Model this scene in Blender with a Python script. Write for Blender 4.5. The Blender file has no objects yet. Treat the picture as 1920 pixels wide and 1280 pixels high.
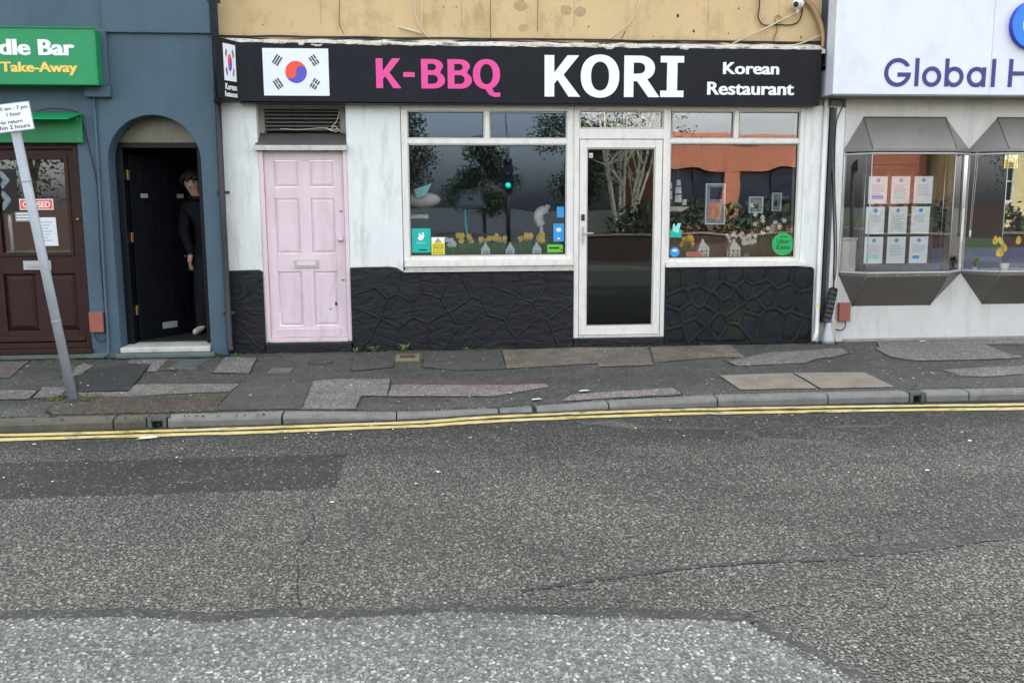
import bpy, bmesh, math, random
from mathutils import Vector, Matrix, noise
random.seed(7)
SC = bpy.context.scene
COL = SC.collection
rad = math.radians

# ------------------------------------------------------------------ camera, sky, sun, exposure
cam_d = bpy.data.cameras.new('camera'); cam = bpy.data.objects.new('camera', cam_d); COL.objects.link(cam)
cam_d.sensor_fit = 'HORIZONTAL'; cam_d.sensor_width = 36.0; cam_d.lens = 36.0 * 1700 / 1920
cam_d.clip_start = 0.05; cam_d.clip_end = 2000
def cam_matrix(p, y, r, c):
    cp, sp, cy, sy = math.cos(p), math.sin(p), math.cos(y), math.sin(y)
    f = Vector((sy*cp, cy*cp, -sp)); rt = Vector((cy, -sy, 0)); up = rt.cross(f)
    cr, sr = math.cos(r), math.sin(r)
    rt2 = cr*rt + sr*up; up2 = -sr*rt + cr*up
    m = Matrix.Identity(4)
    for i in range(3):
        m[i][0] = rt2[i]; m[i][1] = up2[i]; m[i][2] = -f[i]; m[i][3] = c[i]
    return m
cam.matrix_world = cam_matrix(rad(8.55), rad(5.07), rad(-0.27), (0, -9.5, 1.5))
SC.camera = cam

SUN_EL, SUN_AZ = rad(50), rad(20)          # the sun stands behind the shops: the street front is in open shade
world = bpy.data.worlds.new('World'); SC.world = world; world.use_nodes = True
wn = world.node_tree.nodes; wl = world.node_tree.links
sky = wn.new('ShaderNodeTexSky'); sky.sky_type = 'NISHITA'; sky.sun_disc = False
sky.sun_elevation = SUN_EL; sky.sun_rotation = SUN_AZ
sky.air_density = 1.0; sky.dust_density = 4.0; sky.ozone_density = 0.6
hs = wn.new('ShaderNodeHueSaturation'); hs.inputs['Saturation'].default_value = 0.30
wl.new(sky.outputs[0], hs.inputs['Color'])
wl.new(hs.outputs[0], wn['Background'].inputs['Color'])
wn['Background'].inputs['Strength'].default_value = 0.15
sun_d = bpy.data.lights.new('sun', 'SUN'); sun_d.energy = 2.0; sun_d.angle = rad(1.0); sun_d.color = (1.0, 0.95, 0.88)
sun = bpy.data.objects.new('sun', sun_d); COL.objects.link(sun)
sdir = Vector((math.sin(SUN_AZ)*math.cos(SUN_EL), math.cos(SUN_AZ)*math.cos(SUN_EL), math.sin(SUN_EL)))
sun.rotation_euler = sdir.to_track_quat('Z', 'Y').to_euler(); sun.location = (0, 20, 30)
SC.view_settings.view_transform = 'Standard'; SC.view_settings.look = 'None'
SC.view_settings.gamma = 1.0; SC.view_settings.use_curve_mapping = False
SC.view_settings.exposure = 2.4
SC.render.engine = 'CYCLES'
SC.cycles.use_denoising = True
SC.cycles.max_bounces = 8; SC.cycles.transparent_max_bounces = 12
SC.cycles.caustics_reflective = False; SC.cycles.caustics_refractive = False

# ------------------------------------------------------------------ materials
def L(r, g=None, b=None):
    if g is None: g = b = r
    f = lambda c: (c/255/12.92 if c/255 <= 0.04045 else ((c/255+0.055)/1.055)**2.4)
    return (f(r), f(g), f(b), 1.0)
def K(c, k): return (c[0]*k, c[1]*k, c[2]*k, 1.0)
class NT:
    def __init__(s, name):
        s.m = bpy.data.materials.new(name); s.m.use_nodes = True
        s.n = s.m.node_tree.nodes; s.l = s.m.node_tree.links
        s.p = s.n['Principled BSDF']; s.out = s.n['Material Output']
    def new(s, t, **k):
        n = s.n.new(t)
        for a, v in k.items(): setattr(n, a, v)
        return n
    def pos(s, scale=(1, 1, 1)):
        g = s.new('ShaderNodeNewGeometry'); mp = s.new('ShaderNodeMapping'); mp.inputs['Scale'].default_value = scale
        s.l.new(g.outputs['Position'], mp.inputs['Vector']); return mp.outputs[0]
    def noise(s, vec, scale, detail=4, rough=0.6):
        n = s.new('ShaderNodeTexNoise'); n.inputs['Scale'].default_value = scale
        n.inputs['Detail'].default_value = detail; n.inputs['Roughness'].default_value = rough
        s.l.new(vec, n.inputs['Vector']); return n.outputs['Fac']
    def ramp(s, fac, stops, interp='LINEAR'):
        r = s.new('ShaderNodeValToRGB'); r.color_ramp.interpolation = interp
        e = r.color_ramp.elements
        while len(e) < len(stops): e.new(0.5)
        for i, (p, c) in enumerate(stops):
            e[i].position = p
            e[i].color = c if isinstance(c, tuple) else (c, c, c, 1)
        s.l.new(fac, r.inputs[0]); return r.outputs['Color']
    def mix(s, fac, a, b, mode='MIX'):
        m = s.new('ShaderNodeMix', data_type='RGBA', blend_type=mode)
        for sock, v in ((m.inputs[0], fac), (m.inputs[6], a), (m.inputs[7], b)):
            if isinstance(v, (int, float)): sock.default_value = v
            elif isinstance(v, tuple): sock.default_value = v
            else: s.l.new(v, sock)
        return m.outputs[2]
    def bump(s, h, strength, dist=0.01, prev=None):
        b = s.new('ShaderNodeBump'); b.inputs['Strength'].default_value = strength; b.inputs['Distance'].default_value = dist
        s.l.new(h, b.inputs['Height'])
        if prev is not None: s.l.new(prev, b.inputs['Normal'])
        return b.outputs[0]
    def done(s, col=None, rough=0.6, nrm=None, metal=0.0, spec=None):
        if col is not None:
            if isinstance(col, tuple): s.p.inputs['Base Color'].default_value = col
            else: s.l.new(col, s.p.inputs['Base Color'])
        if isinstance(rough, (int, float)): s.p.inputs['Roughness'].default_value = rough
        else: s.l.new(rough, s.p.inputs['Roughness'])
        s.p.inputs['Metallic'].default_value = metal
        if spec is not None: s.p.inputs['Specular IOR Level'].default_value = spec
        if nrm is not None: s.l.new(nrm, s.p.inputs['Normal'])
        return s.m
def mat(name, col, rough=0.6, var=0.12, scale=5, bump=0.0, bscale=90, metal=0.0, stain=None, samt=0.5, sscale=(5, 5, 0.9), spec=None):
    t = NT(name); p = t.pos()
    c = t.mix(t.ramp(t.noise(p, scale, 6), [(0.3, 0.0), (0.7, 1.0)]), K(col, 1-var), K(col, 1+var))
    if stain:
        f = t.ramp(t.noise(t.pos(sscale), 1.6, 7, 0.68), [(0.5, 0.0), (0.78, samt)])
        c = t.mix(f, c, stain)
        f2 = t.ramp(t.noise(p, 38, 5, 0.7), [(0.62, 0.0), (0.74, samt*0.7)])
        c = t.mix(f2, c, stain)
    n = None
    if bump: n = t.bump(t.noise(p, bscale, 4), bump, 0.01)
    return t.done(c, rough, n, metal, spec)
def asphalt(name, dark, mid, pale, scale=55, amt=0.75, blotch=0.3, bstr=0.6, tint=None, rough=0.75, gap=0.35, dirt=None):
    t = NT(name); p = t.pos()
    dn = t.new('ShaderNodeTexNoise'); dn.inputs['Scale'].default_value = scale*0.9; dn.inputs['Detail'].default_value = 1
    t.l.new(p, dn.inputs['Vector'])
    ad = t.new('ShaderNodeMix', data_type='VECTOR'); ad.inputs[0].default_value = 0.012
    t.l.new(p, ad.inputs[4]); t.l.new(dn.outputs['Color'], ad.inputs[5])
    v = t.new('ShaderNodeTexVoronoi', voronoi_dimensions='2D', feature='F1'); v.inputs['Scale'].default_value = scale
    e = t.new('ShaderNodeTexVoronoi', voronoi_dimensions='2D', feature='DISTANCE_TO_EDGE'); e.inputs['Scale'].default_value = scale
    t.l.new(ad.outputs[1], v.inputs['Vector']); t.l.new(ad.outputs[1], e.inputs['Vector'])
    sp = t.new('ShaderNodeSeparateColor'); t.l.new(v.outputs['Color'], sp.inputs[0])
    c = t.ramp(sp.outputs[0], [(0.0, dark), (0.35, mid), (amt, K(mid, 1.25)), (min(amt+0.15, 0.98), pale)])
    g = t.ramp(e.outputs['Distance'], [(0.03, gap), (0.20, 1.0)])
    c = t.mix(1.0, c, g, 'MULTIPLY')
    b1 = t.ramp(t.noise(p, 0.9, 6, 0.65), [(0.3, 1-blotch), (0.7, 1+blotch)])
    c = t.mix(1.0, c, b1, 'MULTIPLY')
    b2 = t.ramp(t.noise(p, 7, 6, 0.7), [(0.35, 0.8), (0.65, 1.12)])
    c = t.mix(1.0, c, b2, 'MULTIPLY')
    b3 = t.ramp(t.noise(t.pos((0.35, 1.6, 1)), 1.3, 5, 0.6), [(0.35, 0.86), (0.65, 1.1)])
    c = t.mix(1.0, c, b3, 'MULTIPLY')
    if tint is not None:
        c = t.mix(t.ramp(t.noise(p, 3.1, 5, 0.7), [(0.45, 0.0), (0.7, 0.5)]), c, tint)
    if dirt is not None: c = kerb_dirt(t, p, c, dirt)
    hgt = t.mix(0.5, g, t.ramp(sp.outputs[1], [(0, 0.0), (1, 1.0)]))
    return t.done(c, rough, t.bump(hgt, bstr, 0.006))
def kerb_dirt(t, p, c, dirt):                           # traffic dirt and damp gathered along the kerb, with a ragged edge
    sx = t.new('ShaderNodeSeparateXYZ'); t.l.new(p, sx.inputs[0])
    dsum = t.new('ShaderNodeMath', operation='MULTIPLY_ADD'); t.l.new(t.noise(t.pos((0.8, 2.0, 1)), 1.6, 6, 0.65), dsum.inputs[0]); dsum.inputs[1].default_value = 1.6; t.l.new(sx.outputs[1], dsum.inputs[2])
    mr = t.new('ShaderNodeMapRange'); mr.inputs[1].default_value = -3.3; mr.inputs[2].default_value = -1.9; mr.inputs[3].default_value = 1.0; mr.inputs[4].default_value = dirt
    t.l.new(dsum.outputs[0], mr.inputs[0]); return t.mix(1.0, c, mr.outputs[0], 'MULTIPLY')
def chip_mat(name, stops, dirt=None):                   # one tone for each stone
    t = NT(name); p = t.pos(); g = t.new('ShaderNodeNewGeometry')
    c = t.ramp(g.outputs['Random Per Island'], stops)
    c = t.mix(1.0, c, t.ramp(t.noise(p, 0.9, 6, 0.65), [(0.3, 0.80), (0.7, 1.16)]), 'MULTIPLY')
    c = t.mix(1.0, c, t.ramp(t.noise(t.pos((0.35, 1.6, 1)), 1.3, 5, 0.6), [(0.35, 0.82), (0.65, 1.1)]), 'MULTIPLY')
    if dirt is not None: c = kerb_dirt(t, p, c, dirt)
    return t.done(c, 0.7, t.bump(t.noise(p, 260, 2), 0.25, 0.002))
def plain(name, col, rough=0.5, metal=0.0, spec=None): return mat(name, col, rough, 0.06, 9, metal=metal, spec=spec)
def glass(name, refl, wobble=0.02, tint=(1, 1, 1, 1), wscale=1.3, coat=(0.97, 0.98, 1, 1)):
    t = NT(name); t.n.remove(t.p)
    tr = t.new('ShaderNodeBsdfTransparent'); tr.inputs[0].default_value = tint
    gl = t.new('ShaderNodeBsdfGlossy'); gl.inputs['Roughness'].default_value = 0.0; gl.inputs['Color'].default_value = coat
    fr = t.new('ShaderNodeFresnel'); fr.inputs[0].default_value = 1.33
    ma = t.new('ShaderNodeMath', operation='ADD'); ma.use_clamp = True; ma.inputs[1].default_value = refl
    t.l.new(fr.outputs[0], ma.inputs[0])
    b = t.bump(t.noise(t.pos((1, 1, 1.7)), wscale, 1, 0.3), wobble, 0.1)
    t.l.new(b, gl.inputs['Normal'])
    mx = t.new('ShaderNodeMixShader'); t.l.new(ma.outputs[0], mx.inputs[0]); t.l.new(tr.outputs[0], mx.inputs[1]); t.l.new(gl.outputs[0], mx.inputs[2])
    t.l.new(mx.outputs[0], t.out.inputs['Surface']); return t.m
def emit(name, col, strength):
    t = NT(name); t.p.inputs['Emission Color'].default_value = col; t.p.inputs['Emission Strength'].default_value = strength
    return t.done(col, 0.4)

M = {}
M['blue'] = mat('blue_grey_paint', L(77, 97, 110), 0.66, 0.07, 2.2, 0.25, 60, stain=L(66, 80, 90), samt=0.5, spec=0.25)
M['white_wall'] = mat('white_masonry_paint', L(228, 231, 229), 0.75, 0.05, 2.5, 0.35, 45, stain=L(150, 150, 138), samt=0.6)
M['render_grey'] = mat('off_white_render', L(208, 207, 203), 0.8, 0.05, 2, 0.3, 60, stain=L(140, 138, 132), samt=0.4)
M['tan'] = mat('tan_masonry_paint', L(205, 178, 134), 0.75, 0.08, 1.5, 0.35, 40, stain=L(150, 118, 78), samt=0.75, sscale=(3.0, 3.0, 1.6))
M['black_sign'] = mat('black_sign_vinyl', L(30, 32, 38), 0.42, 0.14, 3, 0.05, 30, stain=L(46, 48, 53), samt=0.35, spec=0.12)
M['white_letter'] = mat('white_vinyl', L(240, 242, 244), 0.4, 0.02)
M['pink_letter'] = mat('magenta_vinyl', L(228, 66, 150), 0.4, 0.03)
M['flag_white'] = mat('white_flag_print', L(228, 234, 241), 0.45, 0.02)
M['flag_red'] = plain('red_print', L(240, 78, 52)); M['flag_blue'] = plain('violet_blue_print', L(84, 80, 190)); M['flag_black'] = plain('charcoal_print', L(68, 54, 60))
def trowelled(name, col, stain, samt):
    t = NT(name); p = t.pos()
    c = t.mix(t.ramp(t.noise(p, 6, 6), [(0.3, 0.0), (0.7, 1.0)]), K(col, 0.85), K(col, 1.15))
    c = t.mix(t.ramp(t.noise(t.pos((1.6, 1.6, 3.2)), 1.6, 7, 0.68), [(0.5, 0.0), (0.78, samt)]), c, stain)
    c = t.mix(t.ramp(t.noise(p, 60, 3, 0.7), [(0.68, 0.0), (0.76, 0.5)]), c, L(92, 94, 94))
    wv = t.new('ShaderNodeTexNoise'); wv.inputs['Scale'].default_value = 5.0; wv.inputs['Detail'].default_value = 4; wv.inputs['Distortion'].default_value = 2.2; t.l.new(t.pos((0.8, 1, 1.5)), wv.inputs['Vector'])
    n = t.bump(wv.outputs['Fac'], 0.36, 0.05); n = t.bump(t.noise(p, 70, 4), 0.5, 0.008, n)
    return t.done(c, 0.5, n, 0.0, 0.3)
M['riser'] = trowelled('black_masonry_paint', L(24, 26, 32), L(36, 40, 40), 0.5)
M['riser_moss'] = mat('black_paint_with_moss', L(33, 35, 40), 0.6, 0.15, 6, 0.6, 55, stain=L(50, 58, 28), samt=0.8, sscale=(1.6, 1.6, 3.2), spec=0.15)
M['upvc'] = mat('aged_white_plastic', L(228, 226, 219), 0.38, 0.04, 3, stain=L(150, 142, 126), samt=0.38, sscale=(9, 9, 2.5))
M['upvc_dirty'] = mat('grimy_white_plastic', L(196, 193, 184), 0.5, 0.06, 4, stain=L(110, 102, 88), samt=0.55, sscale=(8, 8, 2))
M['pink'] = mat('pale_pink_gloss_paint', L(225, 205, 212), 0.45, 0.04, 2.5, 0.1, 50, stain=L(194, 178, 180), samt=0.75)
M['pink_dirty'] = mat('scuffed_pink_paint', L(218, 200, 205), 0.5, 0.05, 3, 0.1, 50, stain=L(160, 146, 140), samt=0.6)
M['seal'] = plain('black_rubber_seal', L(34, 35, 37), 0.6)
M['louvre'] = mat('dirty_louvre', L(120, 120, 116), 0.6, 0.15, 9, stain=L(60, 58, 52), samt=0.6)
M['grime_grey'] = mat('grimy_grey_render', L(150, 148, 140), 0.85, 0.12, 6, 0.4, 50, stain=L(92, 90, 82), samt=0.7)
M['lead'] = mat('grey_flashing', L(122, 120, 116), 0.6, 0.12, 5, 0.3, 30, stain=L(80, 78, 74), samt=0.6)
M['fanlight'] = mat('dusty_fanlight', L(118, 114, 94), 0.35, 0.15, 3, stain=L(84, 80, 62), samt=0.7)
M['hood_top'] = mat('dark_hood_flashing', L(88, 86, 84), 0.6, 0.15, 5, 0.3, 30, stain=L(60, 58, 56), samt=0.6)
M['brown'] = mat('dark_brown_stain', L(56, 36, 33), 0.5, 0.15, 8, 0.1, 80, stain=L(42, 30, 28), samt=0.5, spec=0.2)
M['navy'] = mat('navy_gloss_paint', L(13, 17, 25), 0.42, 0.12, 5, spec=0.25)
M['dark'] = plain('near_black_plastic', L(34, 35, 38), 0.5)
M['pipe_blue'] = mat('slate_painted_pipe', L(58, 68, 80), 0.45, 0.1, 5)
M['green'] = mat('green_sign_panel', L(0, 140, 82), 0.4, 0.06, 2)
M['green_awning'] = mat('green_sheet', L(0, 124, 66), 0.45, 0.07, 3, stain=L(10, 90, 52), samt=0.4)
M['yellow_text'] = plain('pale_yellow_vinyl', L(238, 206, 100), 0.4)
M['red_brown_box'] = mat('red_brown_plastic', L(150, 88, 74), 0.6, 0.08, 6, stain=L(120, 70, 60), samt=0.4)
M['galv'] = mat('galvanised_steel', L(178, 184, 186), 0.45, 0.08, 12, metal=0.35)
M['galv_pole'] = mat('grey_galvanised_pole', L(160, 166, 172), 0.55, 0.06, 10, metal=0.15, stain=L(120, 122, 122), samt=0.35)
M['metal'] = mat('brushed_metal', L(190, 190, 188), 0.3, 0.06, 10, metal=0.8)
M['brass'] = mat('worn_brass', L(196, 160, 78), 0.35, 0.1, 10, metal=0.7)
M['bay_metal'] = mat('grey_bronze_sheet', L(98, 93, 87), 0.4, 0.07, 3, 0.03, 20, stain=L(84, 80, 76), samt=0.4, metal=0.0)
M['canopy_metal'] = mat('pale_grey_bronze_sheet', L(126, 122, 117), 0.4, 0.08, 3, 0.03, 20, stain=L(96, 92, 88), samt=0.5)
M['plaster'] = mat('filler_patch', L(178, 154, 120), 0.85, 0.1, 20, 0.4, 60)
M['fascia_white'] = mat('white_fascia_panel', L(222, 226, 235), 0.35, 0.02, 1.2, stain=L(190, 192, 196), samt=0.45, sscale=(2, 2, 1.2))
M['navy_text'] = plain('navy_vinyl', L(50, 44, 124), 0.4)
M['logo_blue'] = plain('bright_blue_acrylic', L(18, 120, 222), 0.3); M['logo_side'] = plain('violet_blue_acrylic', L(44, 52, 190), 0.35)
M['cable_b'] = plain('black_cable', L(42, 36, 33), 0.6); M['cable_w'] = mat('cream_cable', L(206, 194, 166), 0.6, 0.1, 8)
M['conduit_tan'] = mat('tan_painted_conduit', L(172, 142, 100), 0.6, 0.12, 8, 0.2)
M['mortar'] = mat('crumbling_mortar', L(206, 203, 190), 0.9, 0.25, 14, 0.9, 40, stain=L(96, 92, 74), samt=0.7, sscale=(7, 7, 7))
M['tape'] = mat('black_tape_wrap', L(28, 28, 31), 0.3, 0.2, 30, 0.5, 60)
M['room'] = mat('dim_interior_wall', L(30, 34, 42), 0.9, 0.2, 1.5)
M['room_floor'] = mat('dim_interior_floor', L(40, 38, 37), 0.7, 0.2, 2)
M['hall_cream'] = mat('cream_hall_wall', L(190, 178, 140), 0.8, 0.08, 2)
M['shelf'] = mat('timber_display_shelf', L(88, 74, 64), 0.6, 0.2, 5, 0.1)
M['paper'] = mat('white_paper', L(218, 226, 227), 0.7, 0.03, 6)
M['teal'] = plain('teal_print', L(0, 178, 165), 0.5); M['pale_teal'] = plain('pale_teal_print', L(150, 226, 215), 0.5)
M['yellow_print'] = plain('yellow_print', L(240, 222, 60), 0.5); M['black_print'] = plain('black_print', L(28, 28, 30), 0.5)
M['red_print'] = plain('coral_red_print', L(228, 92, 78), 0.5)
M['green_print'] = plain('lime_green_print', L(98, 190, 50), 0.5); M['uber_green'] = plain('green_disc_print', L(26, 168, 86), 0.5); M['dk_green'] = plain('dark_green_print', L(8, 52, 34), 0.5)
M['blue_print'] = plain('sky_blue_print', L(40, 150, 214), 0.5); M['grey_print'] = plain('grey_print', L(120, 140, 150), 0.6)
M['orange_print'] = plain('faded_orange_card', L(214, 140, 112), 0.6)
M['ivory'] = mat('ivory_fabric', L(222, 214, 196), 0.8, 0.08, 9)
M['lantern'] = plain('white_lantern_metal', L(226, 226, 220), 0.45)
M['daffodil'] = mat('daffodil_yellow', L(240, 196, 40), 0.6, 0.15, 30); M['petal'] = mat('white_petal', L(232, 230, 224), 0.6, 0.08, 20)
M['leaf'] = mat('leaf_green', (0.05, 0.10, 0.025, 1), 0.6, 0.35, 12); M['leaf_dark'] = mat('dark_evergreen_leaf', (0.075, 0.10, 0.055, 1), 0.65, 0.4, 3)
M['weed'] = mat('weed_green', (0.09, 0.16, 0.035, 1), 0.6, 0.3, 20); M['moss'] = mat('moss', (0.075, 0.085, 0.02, 1), 0.95, 0.5, 25, 0.8, 90)
M['bark'] = mat('pale_birch_bark', L(222, 216, 204), 0.8, 0.25, 9, 0.4, 30, stain=L(52, 48, 44), samt=0.9, sscale=(3, 3, 9))
M['twig'] = mat('brown_bark', L(92, 80, 68), 0.85, 0.25, 9, 0.4, 30)
M['skin'] = plain('skin', L(186, 146, 128), 0.6); M['hair'] = mat('dark_brown_hair', L(30, 21, 17), 0.6, 0.3, 60)
M['jacket'] = mat('black_jacket', L(19, 19, 23), 0.75, 0.2, 8, 0.8, 22, spec=0.2); M['trousers'] = mat('navy_trousers', L(16, 18, 27), 0.9, 0.12, 10, 0.2, 60)
M['shoe'] = mat('white_canvas', L(222, 218, 206), 0.6, 0.08, 20)
M['concrete_step'] = mat('worn_white_threshold', L(196, 194, 186), 0.7, 0.12, 6, 0.3, 50, stain=L(96, 92, 84), samt=0.8, sscale=(4, 4, 4))
M['step_blue'] = mat('grey_green_step', L(92, 104, 102), 0.75, 0.15, 6, 0.3, 50, stain=L(64, 68, 52), samt=0.7, sscale=(4, 4, 4))
M['kerb'] = mat('granite_kerb', K(L(136, 136, 131), 0.75), 0.8, 0.14, 7, 0.4, 120, stain=K(L(74, 70, 58), 0.6), samt=0.6, sscale=(4, 4, 4))
M['kerb_moss'] = mat('mossy_granite_kerb', K(L(116, 112, 100), 0.6), 0.85, 0.2, 7, 0.5, 110, stain=K(L(62, 62, 36), 0.7), samt=0.8, sscale=(3, 3, 3))
M['slab'] = mat('buff_paving_slab', K(L(150, 140, 126), 0.78), 0.8, 0.12, 5, 0.3, 140, stain=K(L(88, 82, 72), 0.6), samt=0.6, sscale=(3, 3, 3))
M['iron'] = mat('cast_iron', K(L(120, 126, 126), 0.6), 0.5, 0.12, 12, 0.3, 60, metal=0.3)
M['stop_frame'] = mat('sandy_concrete', K(L(158, 146, 104), 0.6), 0.85, 0.12, 14, 0.4, 90); M['rust'] = mat('rusty_iron', K(L(92, 66, 52), 0.7), 0.8, 0.2, 20, 0.4, 80)
G = lambda v, k=0.68: K(L(*v), k)
M['road'] = asphalt('road_surface', G((66, 66, 61)), G((88, 88, 82)), G((124, 123, 114)), 120, 0.7, 0.16, 0.4, gap=0.45, dirt=0.55)
M['chips'] = chip_mat('road_chippings', [(0.0, G((82, 82, 76))), (0.35, G((106, 106, 98))), (0.75, G((130, 129, 119))), (0.95, G((152, 151, 139))), (1.0, G((182, 180, 168)))], 0.55)
M['chips_pale'] = chip_mat('pale_chippings', [(0.0, G((92, 95, 93))), (0.3, G((116, 119, 115))), (0.65, G((140, 142, 136))), (0.92, G((172, 174, 165))), (1.0, G((216, 216, 205)))])
M['road_pale'] = asphalt('pale_chipping_road', G((80, 82, 78)), G((102, 104, 99)), G((142, 143, 135)), 110, 0.66, 0.14, 0.4, gap=0.55)
M['road_patch'] = asphalt('dark_road_patch', G((44, 44, 42)), G((60, 60, 57)), G((100, 99, 93)), 72, 0.86, 0.3)
M['road_seal'] = asphalt('bitumen_seal', G((50, 51, 52)), G((66, 67, 69)), G((122, 121, 116)), 72, 0.82, 0.3, 0.3)
M['road_smear'] = asphalt('smooth_pale_smear', G((84, 84, 81)), G((112, 111, 106)), G((140, 138, 130)), 110, 0.85, 0.15, 0.2)
M['gutter'] = asphalt('damp_gutter_tarmac', G((36, 37, 38)), G((54, 54, 54)), G((92, 90, 84)), 90, 0.88, 0.35, 0.3, rough=0.45)
M['wet'] = asphalt('wet_tarmac', G((26, 27, 29)), G((40, 41, 43)), G((70, 70, 70)), 90, 0.9, 0.3, 0.2, rough=0.3)
M['crack'] = plain('dark_crack', G((30, 29, 28)), 0.9)
M['pav'] = asphalt('pavement_tarmac', G((66, 67, 62)), G((93, 94, 87)), G((160, 158, 147)), 105, 0.82, 0.25, 0.35, tint=G((62, 60, 50)))
M['pav_dark'] = asphalt('dark_pavement_tarmac', G((50, 52, 50)), G((72, 74, 70)), G((112, 112, 106)), 130, 0.88, 0.18, 0.3)
M['pav_mid'] = asphalt('mid_pavement_tarmac', G((72, 70, 66)), G((98, 96, 90)), G((140, 136, 126)), 120, 0.82, 0.2, 0.35)
M['pav_light'] = asphalt('light_pavement_tarmac', G((98, 96, 90)), G((144, 142, 134)), G((204, 200, 188)), 105, 0.74, 0.16, 0.4)
M['pav_lightbrown'] = asphalt('light_brown_pavement', G((96, 89, 78)), G((138, 129, 114)), G((196, 184, 164)), 105, 0.74, 0.2, 0.4, tint=G((84, 78, 58)))
M['pav_brown'] = asphalt('brown_pavement', G((62, 55, 47)), G((98, 88, 76)), G((168, 154, 134)), 100, 0.78, 0.25, 0.4, tint=G((70, 64, 44)))
M['pav_pink'] = asphalt('pinkish_pavement', G((92, 80, 76)), G((130, 116, 111)), G((178, 168, 160)), 110, 0.78, 0.15, 0.35)
M['pav_pinkdark'] = asphalt('dark_pink_pavement', G((84, 72, 70)), G((108, 94, 91)), G((146, 132, 126)), 120, 0.84, 0.2, 0.3)
M['pav_pinklight'] = asphalt('light_pink_pavement', G((110, 100, 97)), G((158, 146, 141)), G((206, 196, 190)), 105, 0.72, 0.18, 0.4)
def yellow_paint():
    t = NT('worn_yellow_line'); p = t.pos()
    f = t.ramp(t.noise(t.pos((0.6, 1.4, 1)), 13, 9, 0.78), [(0.49, 0.0), (0.61, 1.0)])
    f2 = t.ramp(t.noise(p, 1.1, 3, 0.6), [(0.38, 0.25), (0.6, 1.0)])
    fm = t.mix(1.0, f, f2, 'MULTIPLY')
    y = t.mix(t.ramp(t.noise(p, 4, 5), [(0.3, 0.0), (0.7, 1.0)]), K(L(226, 204, 112), 0.80), K(L(232, 218, 160), 0.80))
    return t.done(t.mix(fm, y, G((84, 82, 72))), 0.6, t.bump(t.noise(p, 120, 3), 0.4, 0.004))
M['yellow'] = yellow_paint()
def brick_mat(name, a, b, mortar, scale):
    t = NT(name); g = t.new('ShaderNodeNewGeometry')
    mp = t.new('ShaderNodeMapping'); mp.inputs['Rotation'].default_value = (rad(90), 0, 0); t.l.new(g.outputs['Position'], mp.inputs['Vector'])
    k = t.new('ShaderNodeTexBrick'); k.inputs['Scale'].default_value = scale; k.inputs['Color1'].default_value = a; k.inputs['Color2'].default_value = b
    k.inputs['Mortar'].default_value = mortar; k.inputs['Mortar Size'].default_value = 0.015
    t.l.new(mp.outputs[0], k.inputs['Vector']); return t.done(k.outputs[0], 0.85)
M['brick_orange'] = brick_mat('orange_brick', L(172, 100, 76), L(186, 114, 86), L(160, 136, 116), 4.5)
M['brick_red'] = brick_mat('red_brown_brick', L(62, 44, 38), L(76, 54, 45), L(74, 66, 60), 4.5)
M['cream'] = mat('cream_render', L(236, 222, 164), 0.8, 0.05, 1.5)
M['grass'] = mat('verge_grass', (0.06, 0.10, 0.03, 1), 0.9, 0.4, 6, 0.6, 40)
M['terrain'] = mat('dull_ground', (0.08, 0.08, 0.07, 1), 0.9, 0.2, 1)
M['counter_blue'] = plain('dull_blue_laminate', L(40, 66, 112), 0.5)
M['far_glass'] = mat('dark_office_glass', L(30, 40, 58), 0.12, 0.2, 0.6)
M['glass_l'] = glass('shop_glass', 0.035, 0.012, (0.93, 0.95, 0.98, 1), coat=(0.68, 0.83, 1, 1))
M['glass_r'] = glass('mirror_like_shop_glass', 0.065, 0.035)
M['glass_rt'] = glass('upper_light_glass', 0.11, 0.035)
M['glass_d'] = glass('door_glass', 0.014, 0.006, coat=(0.85, 0.97, 0.95, 1))
M['glass_bay'] = glass('bay_window_glass', 0.035, 0.003)
M['glass_brown'] = glass('brown_door_glass', 0.08, 0.008)

# ------------------------------------------------------------------ helpers
def box(bm, x0, x1, y0, y1, z0, z1):
    vs = [bm.verts.new((x, y, z)) for x in (x0, x1) for y in (y0, y1) for z in (z0, z1)]
    for f in ((0, 1, 3, 2), (4, 6, 7, 5), (0, 4, 5, 1), (2, 3, 7, 6), (0, 2, 6, 4), (1, 5, 7, 3)):
        bm.faces.new([vs[i] for i in f])
def hexa(bm, p):                                   # 8 corners: bottom ring, top ring
    vs = [bm.verts.new(q) for q in p]
    for f in ((3, 2, 1, 0), (4, 5, 6, 7), (0, 1, 5, 4), (1, 2, 6, 5), (2, 3, 7, 6), (3, 0, 4, 7)):
        bm.faces.new([vs[i] for i in f])
def prism(bm, poly, y0, y1):                       # an x-z outline pushed from y0 (front) to y1 (back)
    a = [bm.verts.new((x, y0, z)) for x, z in poly]; b = [bm.verts.new((x, y1, z)) for x, z in poly]
    n = len(poly)
    bm.faces.new(a); bm.faces.new(b[::-1])
    for i in range(n): bm.faces.new((a[i], b[i], b[(i+1) % n], a[(i+1) % n]))
def prism_x(bm, poly, x0, x1):                     # a y-z outline swept along x
    a = [bm.verts.new((x0, y, z)) for y, z in poly]; b = [bm.verts.new((x1, y, z)) for y, z in poly]
    n = len(poly); bm.faces.new(a); bm.faces.new(b[::-1])
    for i in range(n): bm.faces.new((a[i], b[i], b[(i+1) % n], a[(i+1) % n]))
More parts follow.
